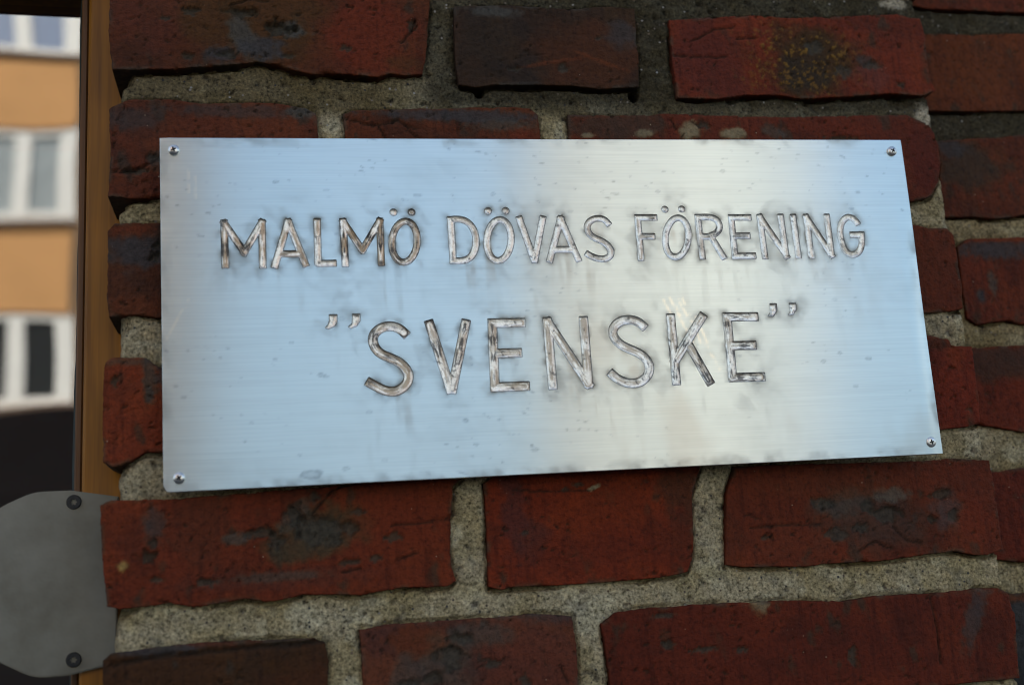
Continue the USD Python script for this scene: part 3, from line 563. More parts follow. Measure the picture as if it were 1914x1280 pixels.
    for k, dy in enumerate((1.2, 3.0, 7.0, 14.0, depth * 1000)):
        p = base_ring.copy()
        p[:, 1] += dy
        sgn_x, sgn_z = np.sign(p[:, 0] - ctr[0]), np.sign(p[:, 2] - ctr[2])
        nzx = (noise2(p[:, 0] + dy, p[:, 2] + dy * 2, 5, seed + 50 + k, 2) - 0.5) * 0.9
        onx = np.r_[np.zeros(nu), np.ones(nv - 1), np.zeros(nu - 1), np.ones(nv - 2)]
        p[:, 0] += onx * nzx * min(1, dy / 5) - sgn_x * onx * (min(dy, 35) * (0.12 if reveal else 0.0))
        p[:, 2] += (1 - onx) * nzx * min(1, dy / 5)
        verts.append(p)
        cc = cols[0][ring] * 0.9
        cols.append(mixc(cc, (0.10, 0.09, 0.075), np.full(len(p), min(0.6, dy / 20))))
        cur = np.arange(count, count + len(ring))
        faces.append(np.stack([prev, cur, np.roll(cur, -1), np.roll(prev, -1)], -1))
        prev, count = cur, count + len(ring)
    V = np.vstack(verts) / 1000
    V[:, 1] += y0
    V[:, 2] += Z0
    C = np.vstack(cols)
    sat = np.clip((C[:, :1] - C[:, 2:]) / np.maximum(C[:, :1], 1e-6) / 0.75, 0, 1) ** 1.5      # fired red keeps little blue, grey scale stays grey
    C = np.clip(C * (np.array([0.50, 0.48, 0.42]) * (1 - sat) + np.array([0.62, 0.51, 0.24]) * sat), 0.0025, 0.6)
    F = np.vstack(faces)
    F = np.vstack([F[:, [0, 1, 2]], F[:, [0, 2, 3]]])
    return V, F, C


RED, DEEP, BROWN, DARK, PURPLE, ORANGE = (0.185, 0.034, 0.020), (0.125, 0.023, 0.015), (0.115, 0.034, 0.021), (0.055, 0.030, 0.023), (0.125, 0.037, 0.036), (0.215, 0.045, 0.019)
GREY, SLATE, OLIVE, LIME, SOOT = (0.105, 0.10, 0.095), (0.075, 0.07, 0.078), (0.085, 0.044, 0.019), (0.40, 0.36, 0.27), (0.035, 0.03, 0.026)
DETAIL = {
    'A1': dict(base=BROWN, paint=[(22, 38, 22, 26, PURPLE, .6), (70, 32, 42, 30, OLIVE, .75), (132, 24, 26, 26, RED, .8), (66, 22, 7, 14, GREY, .8, .3), (76, 16, 12, 7, SLATE, .85), (92, 27, 9, 5, GREY, .9), (55, 12, 8, 5, SLATE, .8), (150, 10, 10, 4, OLIVE, .5)],
               pits=[(67, 36, 10, 4, 2.6), (85, 28, 9, 4.5, 3.0), (57, 12, 7, 2.4, 1.6), (38, 10, 4, 2.4, 1.4), (90, 12, 4, 1.6, 1.2), (156, 33, 3, 5, 1.8), (40, 36, 4, 3, 1.4), (27, 31, 3, 1.6, 1.0), (120, 18, 4, 2, 1.0)], cracks=[[(60, 40), (72, 44), (80, 43)], [(150, 22), (156, 30), (158, 36)]]),
    'A2': dict(base=DARK, paint=[(260, 16, 40, 22, (0.10, 0.036, 0.024), .7), (196, 26, 16, 22, (0.040, 0.027, 0.022), .7), (203, 43, 16, 3.5, GREY, .8), (276, 32, 11, 9, SLATE, .6), (262, 15.5, 17, 1.3, (0.20, 0.06, 0.03), .55, -.35), (234, 14, 22, 1.3, (0.17, 0.05, 0.03), .55, .20)],
               pits=[(212, 9, 4, 1.4, 1.0), (240, 11, 4, 3, 1.0), (262, 30, 3, 1.5, .8)], jitter=0.6, rounding=1.2),
    'A3': dict(base=RED, paint=[(325, 16, 24, 34, (0.13, 0.030, 0.031), .8), (392, 22, 34, 24, (0.055, 0.036, 0.018), .9), (384, 12, 18, 14, SOOT, .6), (384, 24, 38, 24, (0.26, 0.16, 0.045), -.85), (380, 10, 34, 8, (0.24, 0.14, 0.045), -.7), (430, 12, 14, 9, (0.17, 0.05, 0.06), .7), (460, 24, 6, 20, ORANGE, .5), (426, 22, 6, 4, SLATE, .6)],
               pits=[(430, 20, 7, 3, 1.3), (395, 30, 8, 5, 1.0), (448, 8, 3, 2, 1.2), (410, 15, 7, 5, .9)], cracks=[[(306, 21), (320, 20.5), (338, 21)], [(318, 30), (332, 38), (345, 40)], [(345, 33), (358, 34)]], gloss=1),
    'B1': dict(base=(0.135, 0.038, 0.028), paint=[(10, -26, 16, 6, SLATE, .5), (60, -20, 34, 4, SLATE, .55), (96, -19, 9, 4, GREY, .8), (24, -47, 5, 6, GREY, .5)], pits=[(12, -53, 10, 1.6, 1.6), (22, -46, 4, 3, 1.2)], cracks=[[(2, -54), (12, -53), (22, -48)]], rounding=2.2),
    'B2': dict(base=(0.125, 0.036, 0.023), paint=[(180, -19, 50, 4, SLATE, .8), (205, -24, 20, 4, GREY, .6), (214, -29, 8, 5, RED, .6)], cracks=[[(122, -24), (133, -26), (146, -23), (156, -28)], [(136, -26), (139, -34)], [(150, -26), (158, -34)]], rounding=2.0),
    'B3': dict(base=(0.14, 0.030, 0.020), paint=[(268, -22, 30, 9, (0.07, 0.05, 0.045), .7), (311, -25, 7, 5, LIME, .7, .6), (337, -26, 8, 3.2, LIME, .75), (284, -27, 6, 2.2, LIME, .6), (251, -29, 4, 1.6, LIME, .6), (362, -24, 9, 4, GREY, .6, -.5), (400, -22, 24, 7, RED, .5), (455, -40, 12, 22, (0.115, 0.022, 0.019), .8)], pits=[(320, -21, 4, 2, 1.2), (405, -27, 12, 1.4, 1.2)], cracks=[[(300, -18), (303, -24)], [(312, -19), (318, -23)]], rounding=2.8),
    'C1': dict(base=(0.095, 0.034, 0.026), paint=[(16, -95, 18, 10, SLATE, .8), (10, -84, 10, 4, ORANGE, .5), (12, -124, 16, 6, (0.15, 0.045, 0.028), .7), (26, -90, 4, 10, SOOT, .6)], pits=[(22, -98, 3, 3, 1.6), (24, -92, 4, 2, 1.6)], rounding=2.2),
    'C2': dict(), 'D2': dict(),
    'C3': dict(base=(0.145, 0.034, 0.021), paint=[(446, -108, 14, 22, (0.15, 0.037, 0.022), .6)], jitter=0.7, rounding=2.0),
    'D1': dict(base=(0.20, 0.042, 0.026), paint=[(20, -158, 3.5, 14, GREY, .75), (8, -150, 12, 3, GREY, .6), (26, -156, 4, 9, SLATE, .7)], pits=[(4, -160, 2, 4, 1.2)], rounding=2.0),
    'D3': dict(base=(0.185, 0.030, 0.018), paint=[(450, -150, 14, 4, (0.06, 0.03, 0.025), .6), (458, -156, 6, 8, ORANGE, .5)], rounding=1.5),
    'E1': dict(base=(0.165, 0.034, 0.021), paint=[(100, -237, 26, 12, (0.085, 0.07, 0.05), .85, .25), (60, -238, 8, 3, GREY, .7), (88, -228, 10, 5, GREY, .6, .7), (42, -232, 16, 18, (0.10, 0.035, 0.028), .5), (22, -230, 5, 10, SLATE, .6), (80, -258, 50, 5, PURPLE, .7), (80, -257, 24, 2.5, GREY, .5), (8, -248, 2.2, 2.5, (0.42, 0.30, 0.16), .9), (135, -235, 28, 16, (0.19, 0.036, 0.021), .6), (12, -216, 24, 3, ORANGE, .5)],
               pits=[(100, -236, 17, 8, 2.2), (88, -230, 5, 8, 2.2), (72, -236, 8, 2.6, 1.8), (78, -241, 4, 6, 2.0), (20, -244, 4, 3, 2.0), (22, -239, 2.4, 4, 1.6), (113, -252, 5, 2.2, 1.4), (126, -251, 4, 2, 1.0), (46, -258, 6, 2.4, 1.3), (135, -241, 5, 2.6, 1.2), (118, -228, 4, 2, 1.2), (98, -220, 3, 3, 1.6), (24, -255, 3, 1.6, 1.0)],
               cracks=[[(134, -236), (150, -235), (168, -234)], [(136, -252), (146, -250)], [(96, -228), (104, -219), (112, -215)], [(110, -257), (118, -256)]], rounding=1.8),
    'E2': dict(base=(0.195, 0.033, 0.017), paint=[(196, -232, 7, 26, (0.11, 0.032, 0.040), .85), (204, -248, 9, 12, (0.10, 0.034, 0.042), .7), (284, -226, 12, 16, (0.085, 0.036, 0.03), .8), (286, -246, 12, 14, (0.085, 0.025, 0.02), .6), (240, -232, 26, 14, (0.225, 0.040, 0.016), .6), (240, -254, 40, 9, (0.14, 0.026, 0.017), .6), (238, -222, 3.4, 1.2, LIME, .95, .4)], pits=[(224, -222, 3, 1, 1.0), (230, -220, 4, 1.2, 1.2), (201, -243, 3, 1.5, 1.0)], cracks=[[(196, -221), (216, -223), (236, -223)]], jitter=0.7, rounding=1.2, gloss=1),
    'E3': dict(base=(0.15, 0.033, 0.021), paint=[(392, -246, 34, 18, (0.085, 0.052, 0.052), .7), (376, -236, 16, 8, GREY, .55), (405, -233, 12, 4, (0.16, 0.15, 0.14), .7), (438, -242, 10, 12, (0.12, 0.075, 0.085), .7), (455, -250, 12, 14, RED, .7), (345, -255, 26, 8, (0.165, 0.040, 0.028), .6), (372, -226, 50, 8, (0.16, 0.045, 0.032), .5)],
               pits=[(403, -244, 8, 5, 2.2), (392, -238, 5, 6, 1.5), (436, -234, 9, 3, 2.0), (372, -252, 8, 4, 1.2), (442, -246, 4, 5, 1.4), (386, -250, 5, 3, 1.4), (330, -252, 4, 1.2, 1.6), (366, -236, 8, 4, 1.3), (428, -248, 3, 3, 1.6)], cracks=[[(322, -247), (340, -246), (362, -247)], [(382, -262), (392, -258), (402, -262)], [(404, -250), (412, -258), (420, -260)], [(320, -240), (328, -242)]], rounding=1.2),
    'F1': dict(base=(0.062, 0.028, 0.017), paint=[(40, -284.5, 60, 2.6, (0.13, 0.045, 0.045), .8), (24, -287, 20, 2, SLATE, .8), (90, -284, 20, 2.5, (0.19, 0.05, 0.03), .6), (90, -312, 30, 14, (0.08, 0.028, 0.02), .6)], cracks=[[(4, -291.5), (25, -289.5), (60, -288.5), (100, -288)], [(4, -292), (25, -290.2), (60, -289.3), (100, -288.7)]], rounding=1.6),
    'F2': dict(base=(0.135, 0.045, 0.043), paint=[(200, -310, 24, 16, (0.155, 0.045, 0.043), .6), (145, -292, 16, 8, (0.17, 0.045, 0.025), .6), (160, -302, 13, 14, (0.115, 0.09, 0.08), .6), (176, -290, 16, 7, GREY, .5), (140, -308, 10, 12, GREY, .5), (212, -284, 16, 4, SLATE, .5)],
               pits=[(160, -300, 7, 8, 2.0), (166, -292, 8, 3, 1.6), (152, -310, 5, 4, 1.8), (180, -305, 5, 2.5, 1.3), (140, -312, 6, 3, 1.2), (196, -314, 4, 3, 1.2)], cracks=[[(214, -308), (218, -316)], [(196, -320), (206, -319)]], rounding=2.0),
    'F3': dict(base=DEEP, paint=[(330, -280, 70, 4, (0.13, 0.045, 0.045), .6), (322, -284, 5, 7, LIME, .7), (330, -281, 8, 2.5, LIME, .5), (446, -300, 6, 20, SLATE, .65, -.5), (395, -284, 22, 2.4, SLATE, .5), (430, -283, 14, 5, SLATE, .6), (300, -300, 34, 14, (0.135, 0.024, 0.014), .5)], pits=[(272, -302, 4, 3, 1.4), (290, -306, 8, 1.4, 1.0), (310, -308, 4, 2, 1.0), (270, -288, 8, 1.6, 1.0), (372, -316, 3, 6, 1.2)], cracks=[[(420.5, -287), (422.4, -301), (422.1, -323)], [(392, -284), (404, -285)]], rounding=2.2),
}
DETAIL_R = {
    'R0': dict(base=(0.15, 0.034, 0.020), paint=[(500, 86, 30, 8, SOOT, .6)]), 'R1': dict(base=(0.150, 0.042, 0.020), jitter=0.6, paint=[(520, 30, 24, 20, (0.165, 0.050, 0.022), .6)]),
    'R2': dict(base=(0.125, 0.032, 0.019), paint=[(505, -32, 26, 16, (0.062, 0.045, 0.036), .8), (492, -20, 14, 8, SLATE, .7)]),
    'R3': dict(base=(0.145, 0.030, 0.018), paint=[(515, -86, 34, 6, SLATE, .8), (508, -108, 3, 9, GREY, .7), (499, -116, 3, 5, SLATE, .9), (516, -80, 30, 1.4, ORANGE, .7)], rounding=2.6),
    'R4': dict(base=(0.165, 0.030, 0.017), paint=[(505, -158, 40, 12, (0.062, 0.036, 0.033), .8)]), 'R5': dict(base=(0.145, 0.026, 0.017)),
    'R6': dict(base=(0.060, 0.055, 0.05), paint=[(500, -310, 30, 20, SLATE, .6), (492, -293, 20, 3, ORANGE, .5)])}
for k, (key, spec) in enumerate(PIER_BRICKS.items()):
    d = dict(DETAIL.get(key, {}))
    d.pop('gloss', None)
    step = 0.9 if key not in ('C2', 'D2') else 3.0
    V, F, C = make_brick(spec, 0.0, 100 + 7 * k, step, reveal=key in ('A1', 'B1', 'C1', 'D1', 'E1', 'F1'), depth=0.13 if key in ('A1', 'B1', 'C1', 'D1', 'E1', 'F1') else 0.06, **d)
    put('brick', (V, F), 'brick_clay', wall, smooth=True, tint=C)
for k, (key, spec) in enumerate(RECESS_BRICKS.items()):
    V, F, C = make_brick(spec, 0.027, 400 + 7 * k, 1.4, **DETAIL_R[key])
    put('brick', (V, F), 'brick_clay', wall, smooth=True, tint=C)
# the courses above, below and to the right that the bond goes on with
random.seed(4)


def plain_brick(x0, x1, zb, y0, reveal=False):
    j = lambda: random.uniform(-1, 1)
    t, b = zb + 52.5, zb
    spec = ([(x0 + j(), t + j()), ((x0 + x1) / 2, t + j()), (x1 + j(), t + j())], None, [(x0 + j(), b + j()), ((x0 + x1) / 2, b + j()), (x1 + j(), b + j())], None)
    spec = (spec[0], [spec[0][-1], spec[2][-1]], spec[2], [spec[0][0], spec[2][0]])
    base = random.choice([RED, BROWN, PURPLE, ORANGE, DARK, (0.15, 0.034, 0.021)])
    V, F, C = make_brick(spec, y0, random.randrange(900, 5000), 3.6, base, reveal=reveal, depth=0.13 if reveal else 0.06)
    put('brick', (V, F), 'brick_clay', wall, smooth=True, tint=C)


for zb, odd in ((66.7, 1), (133.4, 0), (-400.2, 0), (-466.9, 1)):
    for x0, x1 in (((0, 104), (117, 223), (237, 468)) if odd else ((0, 168), (181, 290), (304, 468))):
        plain_brick(x0, x1, zb, 0.0, x0 == 0)
for k, zb in enumerate(np.arange(133.4, -480, -66.7)):
    z_off = -62 + 5 if False else 5.0
    xs = {0: (452, 680, 908), 1: (578, 806, 914), 2: (686, 914), 3: (577, 805, 914), 4: (712, 914), 5: (582, 810, 914), 6: (692, 914), 7: (584, 812, 914), 8: (452, 680, 908), 9: (452, 566, 794, 908)}[k]
    for a0, a1 in zip(xs[:-1], xs[1:]):
        plain_brick(a0, a1 - 12, zb + 5.0, 0.027)

# mortar: a rough sheet a few millimetres behind the brick faces, worn back where it has washed out
def mortar_sheet(x0, x1, z0, z1, step, y0, seed, left_wrap=False, right_wrap=False, region=None, hidden=()):
    xs, zs = np.arange(x0, x1 + step / 2, step), np.arange(z0, z1 + step / 2, step)
    X, Z = np.meshgrid(xs, zs, indexing='ij')
    x, z = X + 0.0, Z + 0.0
    y = 2.0 + 2.0 * (noise2(x, z, 24, seed, 3) - 0.5) + 1.6 * (noise2(x, z, 7, seed + 1, 3) - 0.5) + 1.1 * (noise2(x, z, 2.6, seed + 2, 2) - 0.5)
    pore = sstep(0.68, 0.82, noise2(x, z, 3.4, seed + 3, 2))
    y += 1.5 * pore
    light = np.array([0.365, 0.308, 0.20])
    c = np.empty(x.shape + (3,)); c[:] = light
    c = mixc(c, (0.29, 0.235, 0.125), 0.8 * sstep(0.42, 0.62, noise2(x, z, 26, seed + 4, 4)))
    c = mixc(c, (0.46, 0.415, 0.29), 0.7 * sstep(0.52, 0.66, noise2(x, z, 13, seed + 5, 4)))
    c = mixc(c, (0.19, 0.17, 0.125), 0.6 * sstep(0.62, 0.74, noise2(x, z, 7, seed + 6, 4)))
    c = mixc(c, (0.10, 0.09, 0.08), 0.75 * pore)
    c, y = region(x, z, c, y, seed)
    if hidden:                                                                       # set well back behind each brick, with an open shrinkage gap round it
        solid = np.zeros(x.shape, bool)
        for poly in hidden:
            solid |= shapely.contains_xy(poly, x, z)
        deep = ndimage.binary_erosion(solid, iterations=max(1, int(round(3.0 / step))))
        d_out = ndimage.distance_transform_edt(~solid) * step
        under = np.zeros(x.shape, bool)                                              # just below a brick
        k = max(1, int(round(2.0 / step)))
        under[:, :-k] = solid[:, k:]
        under &= ~solid
        gap = sstep(0.36, 0.56, noise2(x, z, 20, seed + 60, 3))
        y += 9.0 * deep + (0.6 + 1.6 * gap) * sstep(2.2, 0.6, d_out) * ~deep + under * (0.8 + 2.0 * gap)
    if left_wrap:
        xl = 5.5 + 6.5 * (noise2(0 * zs, zs, 12, seed + 8, 4) - 0.5)
        d = x - xl[None]
        y += 6.0 * (1 - np.sqrt(np.clip(1 - np.clip(1 - d / 4.0, 0, 1) ** 2, 0, 1)))
        x = np.maximum(x, xl[None])
        y[0] = 125.0
        x[0] = xl + 1.5
    if right_wrap:
        xr = 465.5 + 3.0 * (noise2(0 * zs, zs, 9, seed + 9, 3) - 0.5)
        x = np.minimum(x, xr[None])
        y[-1] = 40.0
    V = np.stack([x.ravel() / 1000, y.ravel() / 1000 + y0, z.ravel() / 1000 + Z0], 1)
    nx, nz = X.shape
    i = np.arange(nx * nz).reshape(nx, nz)
    return V, np.stack([i[:-1, :-1], i[1:, :-1], i[1:, 1:], i[:-1, 1:]], -1).reshape(-1, 4), np.clip(c, 0.01, 0.6).reshape(-1, 3)


def pier_region(x, z, c, y, seed):
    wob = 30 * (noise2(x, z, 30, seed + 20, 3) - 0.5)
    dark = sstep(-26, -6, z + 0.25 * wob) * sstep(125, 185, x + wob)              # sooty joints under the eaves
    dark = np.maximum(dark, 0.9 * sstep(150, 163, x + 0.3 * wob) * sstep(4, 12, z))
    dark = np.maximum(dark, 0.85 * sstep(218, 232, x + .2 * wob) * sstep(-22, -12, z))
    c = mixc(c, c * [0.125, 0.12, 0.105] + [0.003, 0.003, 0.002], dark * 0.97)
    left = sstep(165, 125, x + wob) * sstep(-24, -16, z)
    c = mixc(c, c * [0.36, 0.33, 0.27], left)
    y += 2.6 * dark * (noise2(x, z, 3.4, seed + 23, 3) - 0.35) + 0.6
    for zt in (-0.5, -66.7, -131.0, -200.0, -267.0):                                   # joints washed out at the arris, under each brick
        y += 9.0 * sstep(13, 5, x + 6 * (noise2(x, z, 6, seed + 26, 3) - 0.5)) * sstep(-8, -2, z - zt) * sstep(4, 1, z - zt)

    y += 1.2 * left * sstep(-8, 1, z + 3 * (noise2(x, z, 12, seed + 24, 2) - .5))    # washed-out joint under the top brick
    for hx, hz in ((191.7, -3.8), (280.4, -3.5)):                                   # two small dark holes
        m = sstep(3.2, 1.7, np.hypot(x - hx, (z - hz) * 0.8))
        y += 9 * m
        c = mixc(c, (0.01, 0.01, 0.01), m)
    m = blob(x, z, 462, -12, 7, 8, 3) + blob(x, z, 452, 62, 8, 5, 4)                     # pale fresh patches at the arris
    c = mixc(c, (0.46, 0.41, 0.32), np.clip(m, 0, 1) * 0.8)
    y += 3.0 * blob(x, z, 448, -2, 9, 4, 6)
    # lower joints are pointed almost flush
    low = sstep(-60, -120, z)
    y -= 0.9 * low
    c = mixc(c, c * [0.80, 0.76, 0.62], sstep(-262, -268, z + 4 * (noise2(x, z, 10, seed + 30, 3) - .5)) * sstep(-276, -268, z) * 0.7)
    return c, y


def recess_region(x, z, c, y, seed):
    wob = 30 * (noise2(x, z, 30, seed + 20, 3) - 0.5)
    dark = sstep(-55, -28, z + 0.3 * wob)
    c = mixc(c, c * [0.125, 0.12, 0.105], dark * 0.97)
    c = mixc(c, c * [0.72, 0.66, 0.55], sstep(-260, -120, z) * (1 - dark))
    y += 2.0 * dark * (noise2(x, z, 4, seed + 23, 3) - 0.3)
    return c, y


V, F, C = mortar_sheet(2, 468.5, -470, 190, 1.0, 0.0, 11, True, True, pier_region, [Polygon(list(s[0]) + list(s[1])[1:] + list(s[2])[-2::-1] + list(s[3])[-2:0:-1])  for s in PIER_BRICKS.values()])
put('mortar', (V, F), 'mortar_sand', wall, smooth=True, tint=C)
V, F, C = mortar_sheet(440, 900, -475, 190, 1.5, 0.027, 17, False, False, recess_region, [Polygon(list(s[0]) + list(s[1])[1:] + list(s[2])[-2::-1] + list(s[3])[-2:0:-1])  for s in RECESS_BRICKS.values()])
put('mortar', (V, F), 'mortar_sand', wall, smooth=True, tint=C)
# the rest of the building: plain brickwork past what the picture shows
zr = lambda a: a + Z0
put('masonry', cat(bx(0.016, 0.9, 0.045, 0.35, zr(-0.47), zr(0.19)), bx(-1.05, 0.0, 0.125, 0.35, zr(0.095), zr(0.19))), 'wall_core', wall)
put('brickwork', cat(bx(0.9, 7.0, 0.027, 0.35, 0.0, 11.0), bx(0.0, 0.468, 0.0, 0.35, 0.0, zr(-0.472)), bx(0.468, 0.9, 0.0272, 0.35, 0.0, zr(-0.4725)), bx(-8.0, 0.9, 0.0, 0.35, zr(0.192), 11.0), bx(-8.0, -1.05, 0.0, 0.35, 0.0, zr(0.192)), bx(-8, 7, 6.0, 6.3, 0, 11.0)), 'far_brickwork', wall)
soffit = []
for k in range(9):
    soffit.append(chamfer_box(-1.045 + k * 0.1155, -1.045 + k * 0.1155 + 0.104, 0.002, 0.124, zr(0.095), zr(0.188), 0.003))
for sx in soffit:
    put('lintel_brick', sx, 'wall_core', wall)
put('roof', bx(-8.2, 7.2, -0.2, 6.4, 11.0, 11.3), 'roof_tile', wall)

# hallway behind the glazed door
put('hallway', cat(bx(-1.05, 0.012, 3.0, 3.1, 0, zr(0.09)), bx(-1.15, -1.05, 0.13, 3.1, 0, zr(0.09)), bx(0.012, 0.112, 0.36, 3.1, 0, zr(0.09)), bx(-1.15, 0.112, 0.36, 3.1, zr(0.1), zr(0.2)), bx(-1.15, 0.112, 0.301, 3.1, -0.1, 0.0)), 'hall_plaster',
    label='dim hallway behind the glazed door', kind='structure')

# ------------------------------------------------------------------ glazed door with cover plate
dl = (-0.5, 0.06, 0.0)
door = thing('glazed_door', 'brown wooden door with a mirroring glass pane beside the brick pier', 'door', dl)
H1 = zr(0.088)
put('stile', chamfer_box(-0.0158, 0.012, 0.036, 0.085, 0.01, H1, 0.0015), 'door_wood', door, loc=dl)
put('stile', chamfer_box(-1.04, -0.93, 0.036, 0.085, 0.01, H1, 0.003), 'door_wood', door, loc=dl)
put('rail', chamfer_box(-0.93, -0.0158, 0.0362, 0.085, zr(0.079), H1 - 0.0002, 0.002), 'door_wood', door, loc=dl)
put('rail', chamfer_box(-0.93, -0.0158, 0.0362, 0.085, 0.01, 0.25, 0.003), 'door_wood', door, loc=dl)
put('glazing_bead', chamfer_box(-0.0213, -0.0176, 0.048, 0.0645, 0.25, zr(0.079), 0.0008), 'bead_wood', door, loc=dl)
put('glazing_bead', chamfer_box(-0.93, -0.926, 0.048, 0.0645, 0.25, zr(0.079), 0.0008), 'bead_wood', door, loc=dl)
# wavy strip of old sealant along the pane
zs = np.linspace(0.25, zr(0.079), 900)
wv = -0.0243 - 0.0011 * (noise2(0 * zs, zs * 1000, 60, 3, 3) - 0.5) * 2 - 0.0005 * (noise2(0 * zs, zs * 1000, 14, 5, 2) - 0.5)
g = np.concatenate([np.stack([wv, 0 * zs + 0.0648, zs], 1), np.stack([wv + 0.0006, 0 * zs + 0.0600, zs], 1), np.stack([0 * zs - 0.0206, 0 * zs + 0.0590, zs], 1)])
i = np.arange(len(zs) - 1)
m = len(zs)
put('sealant', (g, np.concatenate([np.stack([i, i + m, i + m + 1, i + 1], 1), np.stack([i + m, i + 2 * m, i + 2 * m + 1, i + m + 1], 1)])), 'gasket_rubber', door, smooth=True, loc=dl)
put('pane', ([(-0.93, 0.065, 0.25), (-0.016, 0.065, 0.25), (-0.016, 0.065, zr(0.079)), (-0.93, 0.065, zr(0.079))], [(0, 1, 2, 3)]), 'door_glass', door, loc=dl)


def recessed_head(r, h, dome, slot, depth, style):
    """A screw head along +z: dome turned on a lathe with a cross or star socket cut in."""
    import manifold3d as m3
    n = 12
    a = np.linspace(0, math.pi / 2, n)
    pr = [(0, 0), (r, 0), (r, h * 0.35)] + [(r * math.cos(t) if dome else r - 0.1 * r * math.sin(t), h * 0.35 + h * 0.65 * math.sin(t)) for t in a[1:]] + ([] if dome else [(0, h)])
    pr[-1] = (0.0, h)
    body = m3.Manifold.revolve(m3.CrossSection([np.array(pr)]), 40)
    if style == 'cross':
        cut = m3.Manifold.cube([slot * 2, slot * 0.55, depth * 2], True) + m3.Manifold.cube([slot * 0.55, slot * 2, depth * 2], True) + m3.Manifold.cube([slot * 1.0, slot * 1.0, depth * 2], True).rotate([0, 0, 45])
    else:
        cut = m3.Manifold.cylinder(depth * 2, slot * 0.75, slot * 0.75, 24, True)
        for k in range(3):
            cut = cut + m3.Manifold.cube([slot * 2, slot * 0.5, depth * 2], True).rotate([0, 0, 60 * k])
    out = (body - cut.translate([0, 0, h])).to_mesh()
    return trimesh.Trimesh(out.vert_properties[:, :3], out.tri_verts, process=False)


pts = [(0.002, -0.2125), (-0.0204, -0.2084), (-0.0377, -0.2084), (-0.0521, -0.2147), (-0.066, -0.2265), (-0.073, -0.242), (-0.073, -0.263), (-0.065, -0.279), (-0.050, -0.2889), (-0.0356, -0.2968), (-0.0189, -0.2967), (0.002, -0.2926)]
pl = Polygon(pts).buffer(-0.022).buffer(0.022, quad_segs=12).union(Polygon(pts).intersection(sbox(-0.028, -0.31, 0.003, -0.20)))
inner = pl.buffer(-0.0006)
slab = trimesh.creation.extrude_polygon(pl, 0.0024, engine='earcut')
lip = trimesh.creation.extrude_polygon(inner, 0.0030, engine='earcut')
cp = cat(slab, lip)
cp.vertices = cp.vertices[:, [0, 2, 1]] * [1, -1, 1]
cp.invert()
cp.apply_translation([0, 0.0358, Z0])
plate = put('cover_plate', cp, 'cover_steel', door, loc=dl, label='grey metal plate with cut corners and two black screws')
for sx, sz in ((-0.0187, -0.2143), (-0.0176, -0.2896)):
    hd = recessed_head(0.0036, 0.0011, False, 0.0016, 0.0012, 'star')
    hd.vertices = hd.vertices[:, [0, 2, 1]] * [1, -1, 1]
    hd.invert()
    hd.apply_translation([sx, 0.0330, sz + Z0])
    put('screw', hd, 'screw_black', plate, loc=dl)

# ------------------------------------------------------------------ the engraved metal sign
O = np.array([0.025496, -0.011813, -0.040016]) + [0, 0, Z0]
U = np.array([0.999625, -0.02636, 0.007391])
Vv = np.array([-0.007938, -0.020699, 0.999754])
N = -np.cross(U, Vv)
N = N if N[1] < 0 else -N          # outwards, towards the street
sign = thing('engraved_sign', 'brushed metal name plate reading MALMÖ DÖVAS FÖRENING SVENSKE, screwed to the brick pier', 'sign', tuple(O))
PW, PH, PT = 402.0, 176.0, 2.0


def place(u, v, w):
    """Sign millimetres (u right, v up from the top left corner, w outwards) to metres relative to the sign's origin."""
    u, v, w = (np.asarray(a, float)[..., None] / 1000 for a in (u, v, w))
    return u * U + v * Vv + w * N


def bow(u, v):
    """The plate is not quite flat: a slight bow and a right edge bent back."""
    b = -0.28 * np.sin(u / PW * math.pi * 1.3 + 0.4) + 0.12 * np.sin(u / 47 + v / 60)
    e = np.clip((u - (PW - 10)) / 10, 0, 1)
    return b - 1.6 * e ** 2 * sstep(-20, -120, v)


def flowing(pts):
    """A traced curve as a smooth spline; short polylines keep their corners."""
    if len(pts) < 7:
        return pts
    p = np.asarray(pts, float)
    tck, _ = splprep(p.T, s=len(p) * 0.012, k=3)
    return [tuple(q) for q in np.array(splev(np.linspace(0, 1, 60), tck)).T]


letters = []
for ch, w, lines, loops, dots, polys in SIGN_MARKS:
    lines = [flowing(l) for l in lines]
    shapes = []
    rr = 0.55
    for ln in lines:
        shapes.append(LineString(ln).buffer(w / 2 - rr, cap_style='square', join_style='round', quad_segs=6).buffer(rr, quad_segs=4))
    for lp in loops:
        ring = Polygon(lp)
        shapes.append(ring.exterior.buffer(w / 2, quad_segs=6))
    body = unary_union(shapes) if shapes else None
    pieces = ([body] if body is not None else []) + [Point(*d).buffer(2.05, quad_segs=8) for d in dots] + [Polygon(p).buffer(-0.5).buffer(0.9, quad_segs=4).buffer(-0.4) for p in polys]
    strokes = [LineString(l) for l in lines] + [LineString(list(l) + [l[0]]) for l in loops] + [LineString([(d[0] - 0.1, d[1]), (d[0] + 0.1, d[1])]) for d in dots] + [LineString(p) for p in polys]
    letters.append((ch, w or 3.5, unary_union(pieces).simplify(0.04), strokes))
allmarks = unary_union([l[2] for l in letters])

